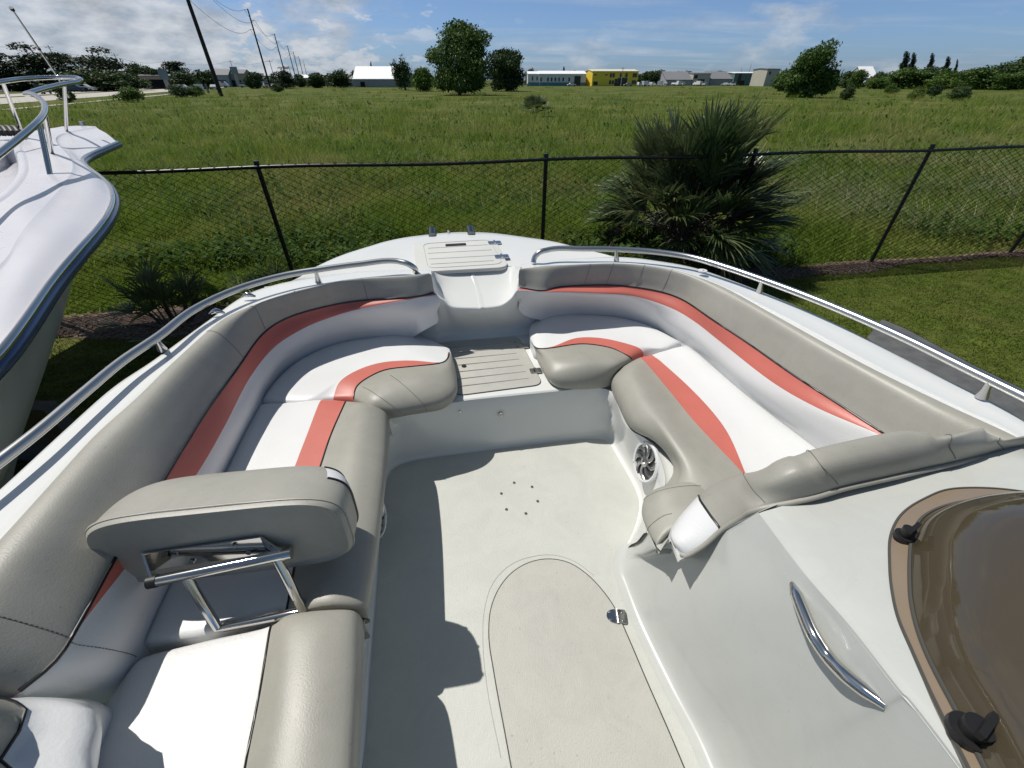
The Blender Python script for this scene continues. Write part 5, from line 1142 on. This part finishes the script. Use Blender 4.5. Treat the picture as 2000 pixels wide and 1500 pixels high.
for k, ln in enumerate(Lines):
    m = MB()
    for i, (a, b) in enumerate(zip(ln[:-1], ln[1:])): m.tube(wire(a, b, 3.2 if i else 4.0), .045 if i < 2 else .06, ns=4)
    tag(m.build('power_line', [WIRE]), ['uppermost wire strung along the tall power poles', 'middle wire strung along the tall power poles', 'lowest wire strung along the tall power poles'][k], 'power line', 'wires along the tall power poles')
# smaller distribution poles across the road
sp_ = []
for px, D, ty, lab in ((132, 175, 88, 'short power pole in front of the dark pines, leftmost of the small poles'), (248, 190, 104, 'short power pole right of the dark pines'), (338, 230, 118, 'small leaning pole left of the tallest pole'), (365, 260, 120, 'small pole just left of the tallest pole'), (462, 300, 118, 'small pole between the two tallest poles'), (537, 230, 117, 'pole with a crossarm left of the palm like tree'), (571, 300, 128, 'small pole behind the palm like tree'), (578, 330, 131, 'thin pole beside the palm like tree')):
    v = 750.0 - ty; h_ = H + (v*CP - F*SP)/(F*CP + v*SP)*D; x, y = PD(px, D); sp_.append(pole(lab, x, y, h_, .16, [h_ - .5], 'smaller poles across the road', lean=-.05 if px < 400 else -.01, cross=True)[0])
m = MB()
for a, b in zip(sp_[:-3], sp_[1:-2]): m.tube(wire(a, b, 1.2), .03, ns=4)
m.tube(wire(np.array((-170, 60, 13.0)), sp_[0], 2.0), .03, ns=4)
tag(m.build('power_line', [WIRE]), 'thin wire strung between the smaller poles across the road', 'power line')
for px, D, ty, lab in ((716, 290, 139, 'thin pole behind the right end of the white roof'), (1021, 250, 131, 'pale street lamp post left of the white warehouse'), (1214, 255, 131, 'pale pole in front of the yellow building')):
    v = 750.0 - ty; h_ = H + (v*CP - F*SP)/(F*CP + v*SP)*D; x, y = PD(px, D); pt_ = thing('utility_pole', lab, 'pole', (x, y, 0)); GP = mat('pale_pole', (.34, .33, .30), .8); tube('shaft', [(x, y, 0), (x, y, h_)], [.2, .12], GP, pt_, ns=8)
    m = MB(); m.tube([(x - 1.0, y, h_ - .5), (x + 1.0, y, h_ - .5)], .07, ns=6); m.build('crossarm', [GP], pt_)
# distant masts
for px, D, ty, lab in ((1443, 500, 132, 'thin radio mast left of the pale aerial beyond the grey sheds'), (1459, 520, 125, 'pale slender mast beyond the grey sheds')):
    v = 750.0 - ty; h_ = H + (v*CP - F*SP)/(F*CP + v*SP)*D; x, y = PD(px, D); tag(tube('radio_mast', [(x, y, 0), (x, y, h_)], [.3, .15], GP, ns=6), lab, 'mast')

# ================================================================== buildings
def bmat(n, c, r=.7): return mat(n, c, r, var=.08, vscale=.3)
W_ = bmat('wall_white', (.62, .62, .60)); GRY = bmat('wall_grey', (.30, .31, .32)); GREENM = bmat('roof_green', (.05, .22, .15)); TAN = bmat('wall_tan', (.36, .31, .25)); YEL = bmat('wall_yellow', (.78, .58, .05))
ROOFW = mat('roof_white', (.80, .80, .80), .5); ROOFG = bmat('roof_grey', (.17, .175, .185)); TEAL = bmat('wall_teal', (.07, .22, .24)); BLUEG = bmat('wall_blue_grey', (.16, .22, .24)); WIN = mat('window_dark', (.015, .018, .022), .15); BEIGE = bmat('wall_beige', (.44, .42, .35)); DGRN = bmat('wall_dark_green', (.10, .16, .15))
def building(label, px0, px1, D, hw, hr, wall, roof, rz=0.0, depth=14, wins=(), doors=(), base=None, eave=.3, ridge='gable', wallname='wall'):
    """front wall from px0 to px1 at distance D facing the camera, roof rising back by hr"""
    x0, y0 = PD(px0, D); x1, y1 = PD(px1, D); c = ((x0 + x1)/2, D, 0); t_ = thing('building', label, 'building', c); w2 = (x1 - x0)/2
    def T(p): return (c[0] + p[0]*math.cos(rz) - p[1]*math.sin(rz), c[1] + p[0]*math.sin(rz) + p[1]*math.cos(rz), p[2])
    V = [T(p) for p in ((-w2, 0, 0), (w2, 0, 0), (w2, depth, 0), (-w2, depth, 0), (-w2, 0, hw), (w2, 0, hw), (w2, depth, hw), (-w2, depth, hw), (-w2, depth/2, hw + hr*.97), (w2, depth/2, hw + hr*.97))]
    mesh_obj(wallname, V, [(0,1,5,4), (1,2,6,9,5), (2,3,7,6), (3,0,4,8,7)], wall, t_, smooth=False)
    e = eave; V = [T(p) for p in ((-w2-e, -e, hw - .05), (w2+e, -e, hw - .05), (w2+e, depth/2, hw + hr), (-w2-e, depth/2, hw + hr), (w2+e, depth+e, hw), (-w2-e, depth+e, hw))]
    V += [(p[0], p[1], p[2] + .25) for p in V]
    mesh_obj('roof', V, [(6,7,8,9), (9,8,10,11), (0,1,7,6), (1,2,8,7), (3,0,6,9), (0,3,2,1), (2,4,10,8), (3,9,11,5), (4,5,11,10), (2,3,5,4)], roof, t_, smooth=False)
    if base: mb = MB(); mb.box(T((0, -.04, base[1]/2)), (2*w2 + .04, .08, base[1]), rz); mb.build('base_band', [base[0]], t_)
    for (u, z, ww, hh_) in wins:
        mb = MB(); mb.box(T((-w2 + u*2*w2, -.06, z)), (ww, .14, hh_), rz); mb.build('window', [WIN], t_)
    for (u, ww, hh_) in doors:
        mb = MB(); mb.box(T((-w2 + u*2*w2, -.06, hh_/2)), (ww, .14, hh_), rz); mb.build('door', [WIN], t_)
    return t_
building('long low building with a bright white roof behind the field trees', 690, 775, 230, 2.9, 4.6, GRY, ROOFW, depth=16, doors=((.2, 2, 2),))
building('low grey shed at the right end of the white roofed building', 776, 800, 228, 2.5, .5, GRY, ROOFG, depth=8)
building('white metal warehouse with a teal base band and dark tall windows', 1054, 1144, 280, 5.2, 1.4, W_, ROOFW, depth=22, base=(TEAL, 1.6), wins=[(u, 2.9, .8, 1.7) for u in (.03, .18, .26, .34, .42, .51, .64)], doors=((.82, 3.4, 4.4),))
building('lower white wing at the left end of the warehouse', 1031, 1053.5, 282, 5.2, 1.2, W_, ROOFW, depth=20, base=(TEAL, 1.6), wins=[(.4, 3.3, .6, 1.8), (.8, 3.3, .6, 1.8)])
yb = building('yellow two storey building with dark paired windows', 1156, 1246, 275, 6.3, .9, YEL, bmat('roof_cream', (.60, .56, .42)), rz=.06, depth=20, wins=[(u, z, 1.1, 1.7) for z in (1.7, 4.7) for u in (.40, .46, .62, .74, .90, .95)] + [(.06, 4.9, 1.2, .5), (.3, 4.9, 1.2, .5), (.08, 1.2, 2.4, 1.6)], doors=((.53, 1.6, 3.2), (.62, 2.6, 3.6), (.72, 2.6, 3.6)))
building('long grey roofed shed, left of the sheds behind the fan palm', 1302, 1352, 300, 2.6, 4.0, GRY, ROOFG, depth=24)
building('pale metal shed between two grey sheds behind the fan palm', 1353, 1386, 300, 5.6, .6, BEIGE, ROOFG, depth=20, wins=((.15, 4.2, 2, 1.6),), doors=((.5, 4, 3),))
building('grey roofed shed right of the pale metal shed', 1387, 1432, 302, 3.0, 3.6, GRY, ROOFG, depth=20)
building('dark green metal shed left of the beige block', 1433, 1492, 300, 5.8, .5, DGRN, ROOFW, depth=20, wins=((.18, 3.2, 1.6, 4.6),), doors=((.3, 2.5, 2.4), (.65, 3, 2.4)))
building('beige block with a thin grey roof left of the bushy field tree', 1494, 1518, 270, 7.2, .4, BEIGE, ROOFG, depth=16, wins=((.25, 5.6, .8, 1.2),))
building('small white roofed building in the gap of the right treeline', 1684, 1712, 330, 3.6, 6.0, GRY, ROOFW, depth=18)
building('tan roadside shop across the road', 277, 330, 185, 3.8, .5, TAN, ROOFG, rz=.3, depth=12, doors=((.6, 6, 2.8),))
building('shop with a green roof beside the tan roadside shop', 332, 350, 190, 2.8, 2.6, TAN, GREENM, rz=.2, depth=10)
building('grey shop behind the tallest power pole', 412, 446, 240, 4.4, 2.2, BLUEG, ROOFG, rz=.25, depth=12, doors=((.5, 5, 2.6),))
building('shop with a raised sign wall right of the tallest power pole', 448, 478, 245, 5.0, 1.6, TAN, ROOFG, rz=.2, depth=12, doors=((.4, 5, 2.6),))
building('low grey shed among the trees left of the white roof', 586, 615, 260, 3.4, 1.2, BLUEG, ROOFW, depth=10)
building('low pale building left of the long white roof', 655, 686, 245, 3.0, .6, GRY, BEIGE, depth=10)
# shop sign pylons
for px, D, zc, ww, hh_, lab in ((323, 175, 4.2, 2.8, 2.8, 'tall grey sign pylon by the tan roadside shop'), (463, 235, 6.2, 3.0, 2.6, 'grey sign pylon above the shops right of the tallest pole')):
    x, y = PD(px, D); s_ = thing('sign_pylon', lab, 'sign', (x, y, 0)); m = MB(); m.box((x, y, zc), (ww, .5, hh_)); m.build('panel', [BLUEG], s_)
    m = MB(); m.box((x, y, .25 + (zc - hh_/2)/2), (ww*.5, .3, zc - hh_/2 + .2)); m.build('post', [GRY], s_)
x, y = PD(383, 112); s_ = thing('sign_board', 'small white board sign with grey lines beside the nearest power pole', 'sign', (x, y, 0))
m = MB(); m.box((x, y, 1.25), (1.9, .08, 1.5), .1); pn = m.build('panel', [mat('sign_white', (.72, .72, .74), .5)], s_)
m = MB()
for k in range(3): m.box((x - .1, y - .055, 1.55 - k*.3), (1.2 - .3*(k == 2), .012, .10), .1)
m.build('lettering', [GRY], pn)
m = MB(); m.box((x + 1.6, y + .2, 1.2), (.9, .08, 1.7), -.6); m.build('side_panel', [WIN], s_)
m = MB(); m.box((x - .8, y + .02, .3), (.1, .1, .6)); m.box((x + .8, y + .02, .3), (.1, .1, .6)); m.build('post', [GRY], s_)

# ================================================================== vehicles
def make_car(name, label, cat, color, L_=4.5, kind='sedan'):
    t_ = thing(name, label, cat); pm = mat('car_paint', color, .3, coat=.8)
    prof = {'sedan': [(-2.2, .45), (-2.2, .85), (-1.3, .98), (-.8, 1.42), (.5, 1.45), (1.15, .98), (2.1, .85), (2.25, .6), (2.25, .35)],
            'suv': [(-2.2, .5), (-2.2, 1.1), (-2.0, 1.72), (.2, 1.75), (1.0, 1.15), (2.1, 1.0), (2.25, .6), (2.25, .4)],
            'pickup': [(-2.7, .55), (-2.7, 1.1), (-.7, 1.12), (-.6, 1.72), (.7, 1.75), (1.3, 1.2), (2.5, 1.1), (2.65, .7), (2.65, .45)],
            'van': [(-2.6, .5), (-2.6, 2.2), (1.6, 2.25), (2.2, 1.3), (2.7, 1.1), (2.75, .5)]}[kind]
    k = len(prof); V = []
    for y, w_ in ((-.9, 0), (-.82, 1), (.82, 1), (.9, 0)):
        for a, b in prof: V.append((a, y*(1 if b < 1.05 else .86), b))
    Fc = [tuple(range(k)), tuple(3*k + i for i in range(k))[::-1]]
    V2 = [V[i] for i in range(k)] + [V[3*k + i] for i in range(k)]; Fc = [tuple(range(k))[::-1], tuple(k + i for i in range(k))] + [(i, (i+1) % k, k + (i+1) % k, k + i) for i in range(k)]
    body = mesh_obj('body', V2, Fc, pm, t_, smooth=False)
    m = MB(); top_ = max(b for a, b in prof)
    cab = [(a, b) for a, b in prof if b > 1.3]; a0, a1 = min(c[0] for c in cab), max(c[0] for c in cab)
    if kind == 'van': a0 = .4
    for s in (-1, 1): m.box(((a0 + a1)/2, s*.80, top_ - .30), (abs(a1 - a0)*.98, .08, .36))
    m.build('window', [WIN], body)
    for x in (-1.4, 1.4):
        for s in (-1, 1):
            m = MB(); m.tube([(x, s*.72, .34), (x, s*.93, .34)], .34, ns=14); wv = m.build('wheel', [RUB], t_, True)
    return t_
CARW = (.62, .62, .62)
cars = {'suv_dark': make_car('parked_car', '', 'car', (.012, .018, .03), kind='suv'), 'sedan_white': make_car('parked_car', '', 'car', CARW), 'pickup': make_car('pickup_truck', '', 'pickup truck', (.02, .02, .022), kind='pickup'), 'van': make_car('parked_van', '', 'van', CARW, kind='van'), 'suv_white': make_car('parked_car', '', 'car', CARW, kind='suv'), 'silver': make_car('moving_car', '', 'car', (.30, .31, .32))}
used = set()
def car(k, px, D, rz, lab, group):
    x, y = PD(px, D)
    o = cars[k] if k not in used else copy_thing(cars[k], (0, 0, 0))
    used.add(k); o.location = (x, y, .06); o.rotation_euler = (0, 0, rz); o['label'] = lab; o['group'] = group
G1_ = 'vehicles on and beside the road'; RD = math.atan2(1, -.367)
car('pickup', 70, 118, RD, 'dark pickup truck on the road behind the steel bow rail', G1_)
car('suv_dark', 141, 138, .2, 'dark blue car parked left of the silver white one behind the stanchion', G1_)
car('suv_white', 160, 142, .2, 'white car parked right of the dark blue one under the pines', G1_)
car('silver', 413, 172, RD, 'silver car driving just left of the tallest power pole', G1_)
car('sedan_white', 352, 165, .3, 'white car parked in front of the green roofed shop', G1_); car('sedan_white', 342, 170, .3, 'pale car parked left of the white one at the green roofed shop', G1_)
car('van', 429, 215, .2, 'white van parked behind the foot of the tallest pole', G1_)
for i, (k, px, D) in enumerate((('suv_white', 476, 215), ('sedan_white', 504, 205), ('van', 512, 215), ('suv_white', 524, 205), ('sedan_white', 534, 200), ('suv_dark', 494, 205), ('sedan_white', 545, 210))):
    car(k, px, D, .3 + .1*i, ordn[i].replace('from the left', 'from the left').capitalize().lower() + ' of the cars parked around the foot of the second tall pole', G1_)
for i, (px, k) in enumerate(((644, 'suv_white'), (606, 'sedan_white'))): car(k, px, 235, .1, ['white car below the trees left of the long white roof', 'white car by the low shed among the trees'][i], G1_)
G3_ = 'white vehicles parked before the far sheds'
for i, (px, k) in enumerate(((1026, 'silver'), (1117, 'sedan_white'), (1254, 'suv_white'), (1263, 'van'), (1276, 'suv_white'), (1291, 'van'), (1302, 'suv_white'), (1316, 'sedan_white'), (1326, 'van'), (1333, 'suv_white'), (1364, 'van'), (1373, 'suv_white'), (1419, 'sedan_white'), (1431, 'suv_white'), (1478, 'sedan_white'), (1697, 'van'), (1228, 'silver'))):
    car(k, px, 262 if px < 1300 else 285, .2*i, {1026: 'silver car by the lamp post left of the white warehouse', 1117: 'white car in front of the warehouse door', 1697: 'white van in the gap of the right treeline', 1228: 'car parked before the yellow building'}.get(px, (ordn[i-2] if 0 <= i-2 < 13 else 'last') + ' of the white vehicles parked before the far sheds'), G3_)
# source trees that were never placed
for k in src:
    if k not in first_used:
        for ch in list(src[k].children): bpy.data.objects.remove(ch)
        bpy.data.objects.remove(src[k])
